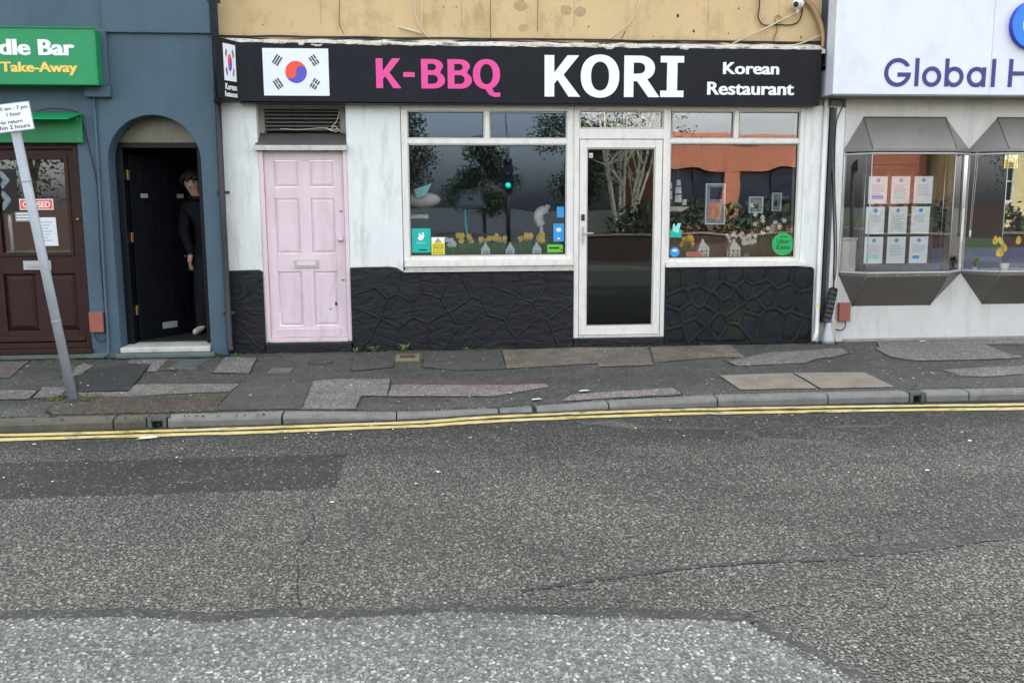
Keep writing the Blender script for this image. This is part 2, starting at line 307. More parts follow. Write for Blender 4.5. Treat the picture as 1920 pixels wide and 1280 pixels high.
def tube(bm, pts, r, seg=8, cap=True):
    pts = [Vector(p) for p in pts]; rs = r if isinstance(r, (list, tuple)) else [r]*len(pts)
    rings = []; prev = None
    for i, p in enumerate(pts):
        d = (pts[min(i+1, len(pts)-1)] - pts[max(i-1, 0)]).normalized()
        u = prev if prev is not None else (Vector((0, 0, 1)) if abs(d.z) < 0.9 else Vector((1, 0, 0)))
        u = (u - d*u.dot(d)).normalized(); prev = u; v = d.cross(u)
        rings.append([bm.verts.new(p + rs[i]*(math.cos(2*math.pi*k/seg)*u + math.sin(2*math.pi*k/seg)*v)) for k in range(seg)])
    for a, b in zip(rings, rings[1:]):
        for k in range(seg): bm.faces.new((a[k], a[(k+1) % seg], b[(k+1) % seg], b[k]))
    if cap: bm.faces.new(rings[0][::-1]); bm.faces.new(rings[-1])
def lathe(bm, c, prof, seg=12):                    # prof: (radius, z)
    rings = [[bm.verts.new((c[0]+r*math.cos(2*math.pi*k/seg), c[1]+r*math.sin(2*math.pi*k/seg), c[2]+z)) for k in range(seg)] for r, z in prof]
    for a, b in zip(rings, rings[1:]):
        for k in range(seg): bm.faces.new((a[k], a[(k+1) % seg], b[(k+1) % seg], b[k]))
    bm.faces.new(rings[0][::-1]); bm.faces.new(rings[-1])
def ball(bm, c, rx, ry, rz, u=10, v=7):
    N = bm.verts.new((c[0], c[1], c[2]+rz)); S = bm.verts.new((c[0], c[1], c[2]-rz))
    rings = [[bm.verts.new((c[0]+rx*math.sin(math.pi*j/v)*math.cos(2*math.pi*k/u), c[1]+ry*math.sin(math.pi*j/v)*math.sin(2*math.pi*k/u), c[2]+rz*math.cos(math.pi*j/v))) for k in range(u)] for j in range(1, v)]
    for k in range(u):
        bm.faces.new((N, rings[0][k], rings[0][(k+1) % u])); bm.faces.new((S, rings[-1][(k+1) % u], rings[-1][k]))
    for a, b in zip(rings, rings[1:]):
        for k in range(u): bm.faces.new((a[k], b[k], b[(k+1) % u], a[(k+1) % u]))
def smooth_path(pts, n=5):
    pts = [Vector(p) for p in pts]; out = []
    for i in range(len(pts)-1):
        p0, p1, p2, p3 = pts[max(i-1, 0)], pts[i], pts[i+1], pts[min(i+2, len(pts)-1)]
        for k in range(n):
            t = k/n
            out.append(0.5*((2*p1) + (p2-p0)*t + (2*p0-5*p1+4*p2-p3)*t*t + (3*p1-p0-3*p2+p3)*t**3))
    out.append(pts[-1]); return out
def link(name, me, m, parent):
    o = bpy.data.objects.new(name, me); COL.objects.link(o)
    if m is not None and not me.materials: me.materials.append(m)
    if parent is not None:
        o.parent = parent; o.matrix_parent_inverse = world_of(parent).inverted()
    return o
def world_of(o):
    m = Matrix.LocRotScale(o.location, o.rotation_euler, o.scale)
    return (world_of(o.parent) @ o.matrix_parent_inverse @ m) if o.parent else m
def obj(name, bm, m, parent=None, bevel=0.0, smooth=False, seg=2):
    bmesh.ops.recalc_face_normals(bm, faces=bm.faces)
    me = bpy.data.meshes.new(name); bm.to_mesh(me); bm.free()
    if smooth: me.polygons.foreach_set('use_smooth', [True]*len(me.polygons))
    o = link(name, me, m, parent)
    if bevel:
        b = o.modifiers.new('bevel', 'BEVEL'); b.width = bevel; b.segments = seg; b.limit_method = 'ANGLE'; b.angle_limit = rad(40)
    return o
def B(name, m, parent, *boxes, bevel=0.0):
    bm = bmesh.new()
    for b in boxes: box(bm, *b)
    return obj(name, bm, m, parent, bevel)
def each(name, m, parent, *boxes, bevel=0.0):
    return [B(name, m, parent, b, bevel=bevel) for b in boxes]
def T(name, m, parent, pts, r, seg=8, smooth=True):
    bm = bmesh.new(); tube(bm, pts, r, seg); return obj(name, bm, m, parent, smooth=smooth)
def thing(name, label, cat, loc=(0, 0, 0), group=None):
    o = bpy.data.objects.new(name, None); COL.objects.link(o); o.location = loc; o.empty_display_size = 0.1
    return tag(o, label, cat, group)
def tag(o, label, cat, group=None):
    o['label'] = label; o['category'] = cat
    if group: o['group'] = group
    return o
def struct(o): o['kind'] = 'structure'; return o
def stuff(o, label, cat=None):
    o['kind'] = 'stuff'; o['label'] = label
    if cat: o['category'] = cat
    return o
def empty_part(name, parent, loc=(0, 0, 0)):
    o = bpy.data.objects.new(name, None); COL.objects.link(o); o.parent = parent
    o.matrix_parent_inverse = world_of(parent).inverted(); o.location = loc; o.empty_display_size = 0.1; return o
def copy_tree(o, loc, parent=None):
    c = o.copy(); COL.objects.link(c); c.location = loc
    for ch in o.children:
        d = ch.copy(); COL.objects.link(d); d.parent = c; d.matrix_parent_inverse = ch.matrix_parent_inverse.copy()
        for g in ch.children:
            e = g.copy(); COL.objects.link(e); e.parent = d; e.matrix_parent_inverse = g.matrix_parent_inverse.copy()
    return c
def curve_mesh(cu):
    o = bpy.data.objects.new('tmp', cu)
    me = bpy.data.meshes.new_from_object(o)
    bpy.data.objects.remove(o); bpy.data.curves.remove(cu); return me
def text_mesh(body, bold=0.0, depth=0.02):
    cu = bpy.data.curves.new('t', 'FONT'); cu.body = body; cu.size = 1; cu.offset = bold; cu.extrude = depth; cu.resolution_u = 3
    return curve_mesh(cu)
def lettering(body, frame, box2, m, parent, bold=0.015, name='lettering', keep=None, dup=0.0, thick=0.003):
    """text fitted into box2=(u0,u1,v0,v1) of frame=(origin, U, V, N); keep='h' keeps the proportions from the height, right-aligned"""
    me = text_mesh(body, bold)
    xs = [v.co.x for v in me.vertices]; ys = [v.co.y for v in me.vertices]
    x0, x1, y0, y1 = min(xs), max(xs), min(ys), max(ys)
    u0, u1, v0, v1 = box2; sv = (v1-v0)/(y1-y0); su = (u1-u0)/(x1-x0)
    if keep == 'h': su = sv; u0 = u1 - su*(x1-x0)
    O, U, V, N = frame; bm = bmesh.new()
    for kk, dx in enumerate((0.0,) if not dup else (-dup, dup)):
        vm = [bm.verts.new(O + U*(u0+(v.co.x-x0)*su+dx) + V*(v0+(v.co.y-y0)*sv) + N*((v.co.z+0.02)/0.04*thick+0.0006*kk)) for v in me.vertices]
        for p in me.polygons:
            try: bm.faces.new([vm[i] for i in p.vertices])
            except ValueError: pass
    bpy.data.meshes.remove(me)
    return obj(name, bm, m, parent)
def wallframe(y): return (Vector((0, y, 0)), Vector((1, 0, 0)), Vector((0, 0, 1)), Vector((0, -1, 0)))
def plate(name, loops, frame, m, parent, d0=0.0, d1=0.003):
    """flat shape with holes (loops of 2-D points) standing d0..d1 proud of a frame"""
    cu = bpy.data.curves.new('p', 'CURVE'); cu.dimensions = '2D'; cu.fill_mode = 'BOTH'; cu.extrude = (d1-d0)/2
    for lp in loops:
        s = cu.splines.new('POLY'); s.points.add(len(lp)-1)
        for i, (u, v) in enumerate(lp): s.points[i].co = (u, v, 0, 1)
        s.use_cyclic_u = True
    me = curve_mesh(cu); O, U, V, N = frame
    for v in me.vertices: v.co = O + U*v.co.x + V*v.co.y + N*(v.co.z + (d0+d1)/2)
    bm = bmesh.new(); bm.from_mesh(me); bpy.data.meshes.remove(me); bmesh.ops.remove_doubles(bm, verts=bm.verts, dist=1e-6)
    return obj(name, bm, m, parent)
def circ(cx, cy, rx, ry=None, n=40, a0=0, a1=360, e=2.0):
    ry = rx if ry is None else ry
    full = abs(a1-a0) >= 360
    out = []
    for k in range(n if full else n+1):
        a = rad(a0+(a1-a0)*k/n); c, s = math.cos(a), math.sin(a)
        out.append((cx+rx*math.copysign(abs(c)**(2/e), c), cy+ry*math.copysign(abs(s)**(2/e), s)))
    return out
def rect(u0, u1, v0, v1): return [(u0, v0), (u1, v0), (u1, v1), (u0, v1)]
GLYPH = {
 'K': [[(0, 1), (.27, 1), (.27, .58), (.64, 1), (.97, 1), (.53, .53), (1, 0), (.67, 0), (.36, .41), (.27, .31), (.27, 0), (0, 0)]],
 'I': [[(0, 1), (1, 1), (1, .84), (.72, .84), (.72, .16), (1, .16), (1, 0), (0, 0), (0, .16), (.28, .16), (.28, .84), (0, .84)]],
 'O': [circ(.5, .5, .5, .5, 48, e=2.2), circ(.5, .5, .235, .335, 40, e=2.2)],
 'R': [[(0, 0), (0, 1)] + circ(.46, .70, .42, .30, 14, 90, -62, 2.1) + [(1.02, 0), (.70, 0), (.37, .385), (.27, .385), (.27, 0)],
       [(.27, .565), (.27, .83)] + circ(.42, .70, .18, .132, 12, 90, -90, 2.2)],
 'B': [[(0, 0), (0, 1)] + circ(.50, .765, .42, .235, 12, 90, -38) + circ(.54, .285, .46, .285, 14, 55, -90),
       [(.28, .62), (.28, .84)] + circ(.48, .73, .15, .11, 10, 90, -90), [(.28, .16), (.28, .46)] + circ(.5, .31, .2, .15, 10, 90, -90)],
 'G': None}
def glyph(ch, frame, b, m, parent, depth=0.004):
    u0, u1, v0, v1 = b
    f = lambda lp: [(u0+x*(u1-u0), v0+z*(v1-v0)) for x, z in lp]
    return plate('letter', [f(lp) for lp in GLYPH[ch]], frame, m, parent, 0.0, depth)

# ------------------------------------------------------------------ the ground
KX = [-60, -6, -3.2, -1.2, -.3, .5, 1.4, 2.3, 4, 9, 60]
KY = [-2.66, -2.66, -2.65, -2.60, -2.56, -2.42, -2.38, -2.37, -2.38, -2.46, -2.46]
KZ = [-.065, -.065, -.065, -.072, -.11, -.135, -.10, -.075, -.07, -.07, -.07]
def interp(x, X, Y):
    if x <= X[0]: return Y[0]
    for i in range(len(X)-1):
        if x <= X[i+1]: return Y[i] + (Y[i+1]-Y[i])*(x-X[i])/(X[i+1]-X[i])
    return Y[-1]
def yk(x): return interp(x, KX, KY)
def zt(x): return interp(x, KX, KZ)
def hgt(x, y):
    t = min(1, max(0, y/yk(x))); return -.045*t + (zt(x)+.045)*t**3
ROADZ = -0.15
PATCHES=[
 ('pink',[(-4.471, -0.011), (-4.007, -0.11), (-3.811, -1.088), (-3.988, -1.07)]),
 ('light',[(-3.355, -1.112), (-3.374, -0.727), (-3.407, -0.411), (-3.245, -0.61), (-3.214, -1.032), (-3.258, -1.122)]),
 ('dark',[(-3.231, -1.07), (-3.138, -0.751), (-2.95, -0.551), (-2.726, -0.574), (-2.549, -1.746), (-2.97, -1.74)]),
 ('light',[(-2.973, -0.503), (-3.002, -0.168), (-2.646, -0.254), (-2.563, -0.936), (-2.654, -0.927), (-2.722, -0.557)]),
 ('brown',[(-2.575, -0.894), (-2.633, -0.304), (-2.517, -0.317), (-2.393, -0.912)]),
 ('light',[(-2.023, -1.072), (-2.078, -0.266), (-1.755, -0.349), (-1.685, -1.122)]),
 ('light',[(-2.963, -1.76), (-2.553, -1.778), (-2.576, -1.492), (-1.686, -1.556), (-1.706, -1.855), (-1.98, -1.862), (-2.527, -1.95), (-2.905, -1.917)]),
 ('brown',[(-2.958, -2.385), (-3.008, -2.19), (-2.725, -2.186), (-2.776, -1.965), (-1.696, -1.9), (-1.693, -2.486), (-2.214, -2.522), (-2.875, -2.495)]),
 ('light',[(-3.748, -1.598), (-3.325, -1.66), (-3.278, -1.98), (-3.588, -1.95)]),
 ('light',[(-3.346, -1.536), (-3.122, -1.545), (-3.05, -1.94), (-3.253, -1.922)]),
 ('mid',[(-1.676, -1.413), (-1.055, -1.468), (-1.032, -2.49), (-1.685, -2.461)]),
 ('light',[(-1.046, -1.483), (-0.815, -1.454), (-0.382, -1.472), (-0.387, -2.056), (-0.599, -2.056), (-0.608, -2.491), (-0.719, -2.483), (-1.025, -2.489)]),
 ('pinkdark',[(-0.377, -1.472), (0.967, -1.564), (0.973, -1.71), (-0.359, -1.659)]),
 ('pinklight',[(-0.358, -1.672), (0.987, -1.724), (0.996, -1.832), (0.509, -2.042), (-0.379, -2.067)]),
 ('mid',[(-0.783, -0.499), (-0.376, -0.587), (-0.378, -0.964), (-0.758, -1.111)]),
 ('mid',[(-0.079, -0.327), (0.706, -0.173), (0.684, -1.107), (0.239, -1.146), (-0.101, -0.963)]),
 ('lightbrown',[(0.724, -0.175), (1.486, -0.041), (2.269, -0.157), (2.103, -1.102), (1.581, -1.126), (1.586, -0.96), (0.693, -1.108)]),
 ('pinklight',[(1.047, -2.293), (1.15, -2.097), (2.038, -2.025), (2.074, -2.178), (2.058, -2.288), (1.436, -2.263)]),
 ('lightbrown',[(2.306, -0.161), (3.201, -0.09), (3.135, -0.512), (3.092, -0.85), (2.808, -0.773), (2.142, -0.977)]),
 ('light',[(2.858, -1.008), (3.143, -0.808), (3.425, -0.593), (4.278, -0.424), (4.232, -0.708), (3.987, -0.896), (3.827, -0.926), (3.585, -1.153), (2.89, -1.227)]),
 ('light',[(4.841, -0.059), (5.331, 0.035), (6.729, -0.059), (6.479, -0.418), (5.914, -0.357), (5.829, -0.795), (5.814, -1.131), (5.291, -1.169), (4.706, -1.171), (4.548, -0.954), (4.613, -0.513), (4.737, -0.365)]),
 ('light',[(4.718, -1.574), (5.077, -1.514), (5.737, -1.482), (5.522, -1.791), (4.942, -1.896), (4.74, -1.84)]),
]
SLABS=[[(2.581, -1.624), (3.27, -1.583), (3.263, -2.181), (2.595, -2.157)], [(3.294, -1.585), (3.943, -1.628), (3.933, -2.2), (3.286, -2.184)]]
PALE_EDGE=[(-2.519, -5.795), (-1.768, -5.857), (-1.502, -5.872), (-1.235, -5.886), (-0.931, -5.96), (-0.691, -5.945), (-0.366, -5.985), (-0.152, -5.982), (0.044, -5.964), (0.30, -6.014), (0.732, -6.082), (1.222, -6.173), (1.272, -6.275), (1.379, -6.476), (1.466, -6.675), (1.536, -6.883), (1.591, -7.093)]
ROAD_PATCH=[(-3.339, -3.458), (-2.827, -3.487), (-1.803, -3.52), (-0.604, -3.53), (-0.549, -4.288), (-1.587, -4.28), (-2.479, -4.265), (-2.918, -4.258)]
SEAL_A=[(0.369, -5.808), (0.563, -5.749), (0.875, -5.687), (1.202, -5.619), (1.591, -5.595), (1.934, -5.607)]
SEAL_B=[(1.973, -5.525), (2.149, -5.519), (2.446, -5.469), (2.773, -5.386), (3.206, -5.277)]
CRACKS=[[(1.224, -6.166), (1.303, -6.102), (1.406, -6.069), (1.518, -6.073), (1.671, -6.113), (1.842, -6.113)], [(1.842, -6.113), (1.907, -6.021), (1.99, -5.92)], [(1.842, -6.113), (1.852, -6.193), (1.815, -6.272), (1.838, -6.331)], [(2.277, -5.142), (2.241, -5.256), (2.169, -5.427)], [(-0.733, -4.53), (-0.64, -4.802), (-0.638, -5.039), (-0.669, -5.284), (-0.628, -5.481), (-0.601, -5.717), (-0.562, -5.879)], [(2.966, -4.3), (2.918, -4.567)], [(3.1, -4.926), (3.062, -5.055), (3.079, -5.142)]]
SMEARS=[[(1.032, -2.778), (1.395, -2.759), (1.594, -2.981), (1.858, -3.01), (2.187, -3.089), (2.16, -3.13), (1.834, -3.095), (1.452, -3.01)], [(2.769, -3.136), (3.06, -3.101), (3.443, -3.115), (3.423, -3.179), (3.089, -3.187)], [(2.236, -3.202), (2.325, -3.196), (2.338, -3.379), (2.528, -3.459), (2.74, -3.511), (2.854, -3.653), (2.907, -3.929), (2.834, -3.951), (2.794, -3.753), (2.67, -3.61), (2.466, -3.55), (2.287, -3.482)]]
WET=[[(3.582, -2.849), (3.791, -2.841), (3.945, -2.978), (3.891, -3.118), (3.737, -3.213), (3.65, -3.12), (3.589, -2.999)]]

def rough_outline(poly, step=0.07, amp=0.012):
    out = []
    for i, a in enumerate(poly):
        b = poly[(i+1) % len(poly)]; n = max(1, int(math.hypot(b[0]-a[0], b[1]-a[1])/step))
        for k in range(n):
            t = k/n; x = a[0]+(b[0]-a[0])*t; y = a[1]+(b[1]-a[1])*t
            out.append((x+random.uniform(-amp, amp), y+random.uniform(-amp, amp)))
    return out
def sheet(name, poly, off, m, parent, hf, grid=0.3, amp=0.006):
    bm = bmesh.new()
    vs = [bm.verts.new((x, y, 0)) for x, y in (rough_outline(poly, amp=amp) if amp else poly)]
    f = bm.faces.new(vs); bmesh.ops.triangulate(bm, faces=[f])
    if grid:
        for ax in (0, 1):
            lo = min(v.co[ax] for v in bm.verts); hi = max(v.co[ax] for v in bm.verts); k = math.ceil(lo/grid)
            while k*grid < hi:
                no = [0, 0, 0]; no[ax] = 1; co = [0, 0, 0]; co[ax] = k*grid
                bmesh.ops.bisect_plane(bm, geom=bm.verts[:]+bm.edges[:]+bm.faces[:], plane_co=co, plane_no=no); k += 1
    for v in bm.verts: v.co.z = hf(v.co.x, v.co.y) + off
    return obj(name, bm, m, parent)
def flat(name, x0, x1, y0, y1, z, m, parent=None):
    bm = bmesh.new(); bm.faces.new([bm.verts.new(p) for p in ((x0, y0, z), (x1, y0, z), (x1, y1, z), (x0, y1, z))]); return obj(name, bm, m, parent)
struct(flat('ground', -300, 300, -300, 300, -0.25, M['terrain']))
road = struct(flat('road', -80, 80, -13.0, -1.6, ROADZ, M['road']))
RZ = lambda x, y: ROADZ
# pavement
bm = bmesh.new()
xs = [-60, -30, -12] + [-8+0.25*i for i in range(73)] + [14, 30, 60]
rows = [0.6, 0.0] + [0 for _ in range(11)]
grid = []
for x in xs:
    back = yk(x)+0.115; col = []
    for k in range(13):
        y = 0.7 if k == 0 else back*(k-1)/11
        col.append(bm.verts.new((x, y, hgt(x, min(0, y)))))
    col.append(bm.verts.new((x, back, -0.24))); grid.append(col)
for a, b in zip(grid, grid[1:]):
    for k in range(13): bm.faces.new((a[k], a[k+1], b[k+1], b[k]))
pavement = struct(obj('pavement', bm, M['pav'], smooth=True))
PM = {'light': 'pav_light', 'dark': 'pav_dark', 'mid': 'pav_mid', 'brown': 'pav_brown', 'pink': 'pav_pink', 'pinkdark': 'pav_pinkdark', 'pinklight': 'pav_pinklight', 'lightbrown': 'pav_lightbrown'}
for i, (k, poly) in enumerate(PATCHES):
    poly = [(x, max(min(y, -0.075 if -2.1 < x < 4.15 else -0.02), yk(x)+0.13)) for x, y in poly]
    cx_ = sum(q[0] for q in poly)/len(poly); cy_ = sum(q[1] for q in poly)/len(poly)
    big = [(x+math.copysign(.010, x-cx_), max(min(y+math.copysign(.012, y-cy_), -.06 if -2.1 < x < 4.15 else -.01), yk(x)+.122)) for x, y in poly]
    sheet('patch_joint', big, 0.0012+0.0005*(i % 3), M['gutter'], pavement, hgt, amp=0.009)
    sheet('tarmac_patch', poly, 0.004 + 0.0015*(i % 3), M[PM[k]], pavement, hgt)
gx_ = [-4.6+.1*k for k in range(91)]; wb = lambda x: -.235 if -3.17 < x < -2.19 else (-.18 if x < -2.08 else -.03)
sheet('wall_foot_grime', [(x, wb(x)) for x in gx_]+[(x, wb(x)-.06-.05*noise.noise((x*2.3, 5, 0))) for x in gx_[::-1]], .009, M['gutter'], pavement, hgt, amp=.01)
for poly in SLABS: sheet('paving_slab', poly, 0.008, M['slab'], pavement, hgt, amp=0.003)
sheet('joint', [(3.262, -1.60), (3.30, -1.60), (3.30, -2.17), (3.262, -2.17)], 0.003, M['crack'], pavement, hgt, amp=0.003)
# kerb stones
kerb = struct(bpy.data.objects.new('kerb', None)); COL.objects.link(kerb)
STN = [(-5.1, -4.2), (-4.2, -3.31), (-3.30, -2.40), (-2.39, -2.16), (-2.0, -1.165), (-1.15, -.295), (-.285, .515), (.53, .79), (.83, 1.415), (1.425, 2.325), (2.335, 3.265), (3.275, 3.97), (4.12, 4.49), (4.5, 5.4), (5.41, 6.3), (6.31, 7.2)]
for i, (a, b) in enumerate(STN):
    bm = bmesh.new(); n = 6; A = []
    for k in range(n+1):
        x = a+(b-a)*k/n; f = yk(x); z = zt(x)+random.uniform(-.002, .002)
        pr = [(f, -.24), (f-.004, z-.03), (f+.008, z-.008), (f+.03, z), (f+.118, z+.002), (f+.118, -.24)]
        A.append([bm.verts.new((x, py+random.uniform(-.002, .002), pz)) for py, pz in pr])
    for p, q in zip(A, A[1:]):
        for k in range(5): bm.faces.new((p[k], p[k+1], q[k+1], q[k]))
    bm.faces.new(A[0]); bm.faces.new(A[-1][::-1])
    o = obj('kerb_stone', bm, M['kerb_moss' if i < 4 else 'kerb'], kerb, bevel=0.006)
for a, b in ((-2.15, -2.01), (3.98, 4.11)):
    x = (a+b)/2; f, z = yk(x), zt(x)
    d = obj('drain_inlet', (lambda bm: (box(bm, a, a+.03, f, f+.118, -.24, z), box(bm, b-.03, b, f, f+.118, -.24, z), box(bm, a+.03, b-.03, f+.004, f+.118, z-.028, z-.001), box(bm, a+.03, b-.03, f+.09, f+.118, -.24, z-.028)) and bm)(bmesh.new()), M['iron'], kerb, bevel=0.003)
    B('drain_hole', M['seal'], d, (a+.032, b-.032, f+.07, f+.088, -.15, z-.03))
# far kerb and verge, seen in the window reflections
struct(B('far_kerb', M['kerb'], None, (-80, 80, -13.13, -13.0, -.24, -.03)))
struct(flat('far_pavement', -80, 80, -15.2, -13.13, -0.04, M['pav_mid']))
struct(flat('verge', -80, 80, -27, -15.2, -0.035, M['grass']))
# road markings, seals and patches
def strip(name, pts, w, off, m, parent, wob=0.0, step=0.12):
    pts = smooth_path([(x, y, 0) for x, y in pts], 8); bm = bmesh.new(); rows = []
    for i, p in enumerate(pts):
        d = (pts[min(i+1, len(pts)-1)]-pts[max(i-1, 0)]).normalized(); n = Vector((-d.y, d.x, 0))
        ww = w*(1+random.uniform(-wob, wob)); o = n*random.uniform(-wob, wob)*w*0.4
        rows.append((bm.verts.new((p.x+n.x*ww/2+o.x, p.y+n.y*ww/2+o.y, ROADZ+off)), bm.verts.new((p.x-n.x*ww/2+o.x, p.y-n.y*ww/2+o.y, ROADZ+off))))
    for a, b in zip(rows, rows[1:]): bm.faces.new((a[0], a[1], b[1], b[0]))
    return obj(name, bm, m, parent)
pts = [(x, yk(x)-0.0) for x in [-5+0.25*i for i in range(53)]]
gp = [(x, y+.01) for x, y in pts] + [(x, y-.10-.05*noise.noise((x*1.7, 0, 0))) for x, y in pts[::-1]]
sheet('gutter_strip', gp, 0.002, M['gutter'], road, RZ, grid=0, amp=0.006)
YU = [(-5, -2.76), (-3.16, -2.745), (-1.9, -2.735), (-.71, -2.69), (-.11, -2.665), (.32, -2.575), (.82, -2.52), (1.4, -2.485), (2.02, -2.47), (2.89, -2.49), (3.64, -2.52), (4.85, -2.58), (7, -2.66)]
YL = [(-5, -2.89), (-3.11, -2.875), (-1.32, -2.85), (-.69, -2.815), (-.11, -2.79), (.31, -2.715), (.8, -2.665), (1.36, -2.63), (1.97, -2.61), (2.83, -2.635), (3.56, -2.66), (4.75, -2.725), (7, -2.80)]
strip('yellow_line', YU, 0.082, 0.006, M['yellow'], road, 0.14); strip('yellow_line', YL, 0.088, 0.006, M['yellow'], road, 0.14)
near = PALE_EDGE + [(1.6, -9.3), (-4.5, -9.3), (-4.5, -5.7)]
sheet('pale_road_surface', near, 0.004, M['road_pale'], road, RZ, grid=0, amp=0.010)
strip('road_seal', [(x, y+.02) for x, y in PALE_EDGE], 0.075, 0.0055, M['road_seal'], road, 0.3)
sheet('road_patch', ROAD_PATCH, 0.003, M['road_patch'], road, RZ, grid=0, amp=0.02)
strip('road_seal', SEAL_A, 0.030, 0.0045, M['road_seal'], road, 0.4)
strip('road_seal', SEAL_B, 0.11, 0.005, M['road_seal'], road, 0.15)
for c in CRACKS: strip('crack', c, 0.0035, 0.007, M['crack'], road, 0.98)
for c in SMEARS: sheet('smooth_smear', c, 0.0032, M['road_smear'], road, RZ, grid=0, amp=0.012)
for c in WET: sheet('damp_stain', c, 0.0042, M['wet'], road, RZ, grid=0, amp=0.03)

# the stone chippings themselves, standing proud of the bitumen
import numpy as np
def chippings(name, label, mt, inside, sp, seed, r0, r1, h0, h1, z0):
    rg = np.random.default_rng(seed)
    gx, gy = np.meshgrid(np.arange(-4.2, 5.9, sp), np.arange(-7.5, -2.72, sp)); gx = gx.ravel()+rg.uniform(-.45, .45, gx.size)*sp; gy = gy.ravel()+rg.uniform(-.45, .45, gy.size)*sp
    k = (gx > np.interp(gy, [-7.5, -2.7], [-2.1, -3.9])) & (gx < np.interp(gy, [-7.5, -2.7], [2.5, 5.7])) & inside(gx, gy, rg)
    gx, gy = gx[k], gy[k]; n = gx.size; S = 6
    r = rg.uniform(r0, r1, n)*np.where(rg.random(n) > .93, 1.35, 1.0); el = rg.uniform(.6, 1.0, n); th = rg.uniform(0, 6.283, n); h = rg.uniform(h0, h1, n)
    a = np.arange(S)*2*np.pi/S; ang = a[None]+rg.uniform(-.28, .28, (n, S)); rr = r[:, None]*rg.uniform(.75, 1.15, (n, S))
    ux, uy = rr*np.cos(ang), rr*np.sin(ang)*el[:, None]; c, s = np.cos(th)[:, None], np.sin(th)[:, None]
    dx, dy = ux*c-uy*s, ux*s+uy*c; tx, ty = rg.uniform(-.10, .10, (n, 1)), rg.uniform(-.10, .10, (n, 1))
    V = np.empty((n, 2, S, 3), np.float32)
    V[:, 0, :, 0] = gx[:, None]+dx; V[:, 0, :, 1] = gy[:, None]+dy; V[:, 0, :, 2] = z0-.001
    V[:, 1, :, 0] = gx[:, None]+dx*.88; V[:, 1, :, 1] = gy[:, None]+dy*.88; V[:, 1, :, 2] = z0+h[:, None]+dx*tx+dy*ty
    base = (np.arange(n)*2*S)[:, None]; i = np.arange(S); j = (i+1) % S
    quads = np.stack([base+i, base+j, base+j+S, base+i+S], -1).reshape(n, S*4); tops = base+S+i
    me = bpy.data.meshes.new(name); me.vertices.add(n*2*S); me.vertices.foreach_set('co', V.ravel())
    loops = np.concatenate([quads, tops], 1).ravel().astype(np.int32); me.loops.add(loops.size); me.loops.foreach_set('vertex_index', loops)
    st = (np.arange(n)[:, None]*(S*5) + np.concatenate([np.arange(S)*4, [S*4]])[None]).ravel().astype(np.int32)
    me.polygons.add(st.size); me.polygons.foreach_set('loop_start', st); me.update(calc_edges=True)
    o = link(name, me, mt, road); return stuff(o, label)
PX, PY = [p[0] for p in PALE_EDGE], [p[1] for p in PALE_EDGE]
def near_line(x, y, pts, d): return np.abs(y-np.interp(x, [p[0] for p in pts], [p[1] for p in pts])) < d
def in_pale(x, y): return (y < np.interp(x, PX, PY)-.012) & (x < PX[-1])
def wear(x, y, sc, ph): return np.sin(x*sc+ph+1.7*np.sin(y*sc*.8))*np.sin(y*sc*1.3+ph*2+1.3*np.sin(x*sc*.6))
def on_road(x, y, rg):
    lim = np.interp(x, [p[0] for p in YL], [p[1] for p in YL])-.09
    patch = (x < -.58) & (y < -3.5) & (y > -4.27)
    pr = np.where(patch, .09, .92-.28*(wear(x, y, 2.1, 0) > .35)); pr = pr*np.interp(y, [-3.6, -2.8], [1, .55])
    pr = np.where(near_line(x, y, SEAL_B, .06) & (x > 1.95), .25, pr); pr = np.where(near_line(x, y, SEAL_A, .022) & (x > .36) & (x < 1.95), .1, pr)
    edge = np.interp(x, PX, PY)
    return (y < lim) & ~((y < edge+.07) & (x < PX[-1]+.05)) & (rg.random(x.size) < pr)
chippings('road_chippings', 'grey stone chippings in the road surface', M['chips'], on_road, .0146, 1, .0058, .0098, .0006, .0024, ROADZ+.0035)
chippings('pale_chippings', 'pale stone chippings in the near road surface', M['chips_pale'], lambda x, y, rg: in_pale(x, y) & (rg.random(x.size) < np.where(wear(x, y, 3.0, 2) > .3, .6, .95)), .0138, 2, .0056, .0098, .0006, .0026, ROADZ+.005)

# small covers let into the pavement
def quad_cover(name, label, cat, q, m, ridges=0):
    c = [sum(p[k] for p in q)/4 for k in (0, 1)]; z = hgt(*c)+.006
    t = thing(name, label, cat, (c[0], c[1], z))
    bm = bmesh.new(); hexa(bm, [(x, y, z-.05) for x, y in q] + [(x, y, z+.004) for x, y in q]); obj('frame', bm, m, t, bevel=.004)
    s = [(c[0]+(x-c[0])*.86, c[1]+(y-c[1])*.86) for x, y in q]
    bm = bmesh.new(); hexa(bm, [(x, y, z) for x, y in s] + [(x, y, z+.0075) for x, y in s]); obj('lid', bm, m, t, bevel=.002)
    bm = bmesh.new()
    for k in range(ridges):
        a = (k+.8)/(ridges+.6); P = [Vector((*s[0], z)).lerp(Vector((*s[3], z)), a), Vector((*s[1], z)).lerp(Vector((*s[2], z)), a)]
        tube(bm, [P[0].lerp(P[1], .08)+Vector((0, 0, .008)), P[0].lerp(P[1], .92)+Vector((0, 0, .008))], .005, 6)
    if ridges: obj('ridges', bm, m, t)
    else: bm.free()
    return t
quad_cover('inspection_cover', 'grey ridged metal inspection cover in the pavement below the arched doorway', 'cover', [(-2.50, -0.85), (-2.22, -0.85), (-2.22, -0.38), (-2.50, -0.38)], M['iron'], 6)
quad_cover('inspection_cover', 'small plain grey metal plate set in pavement below the pink door', 'cover', [(-1.52, -1.14), (-1.31, -1.14), (-1.31, -0.92), (-1.52, -0.92)], M['iron'])
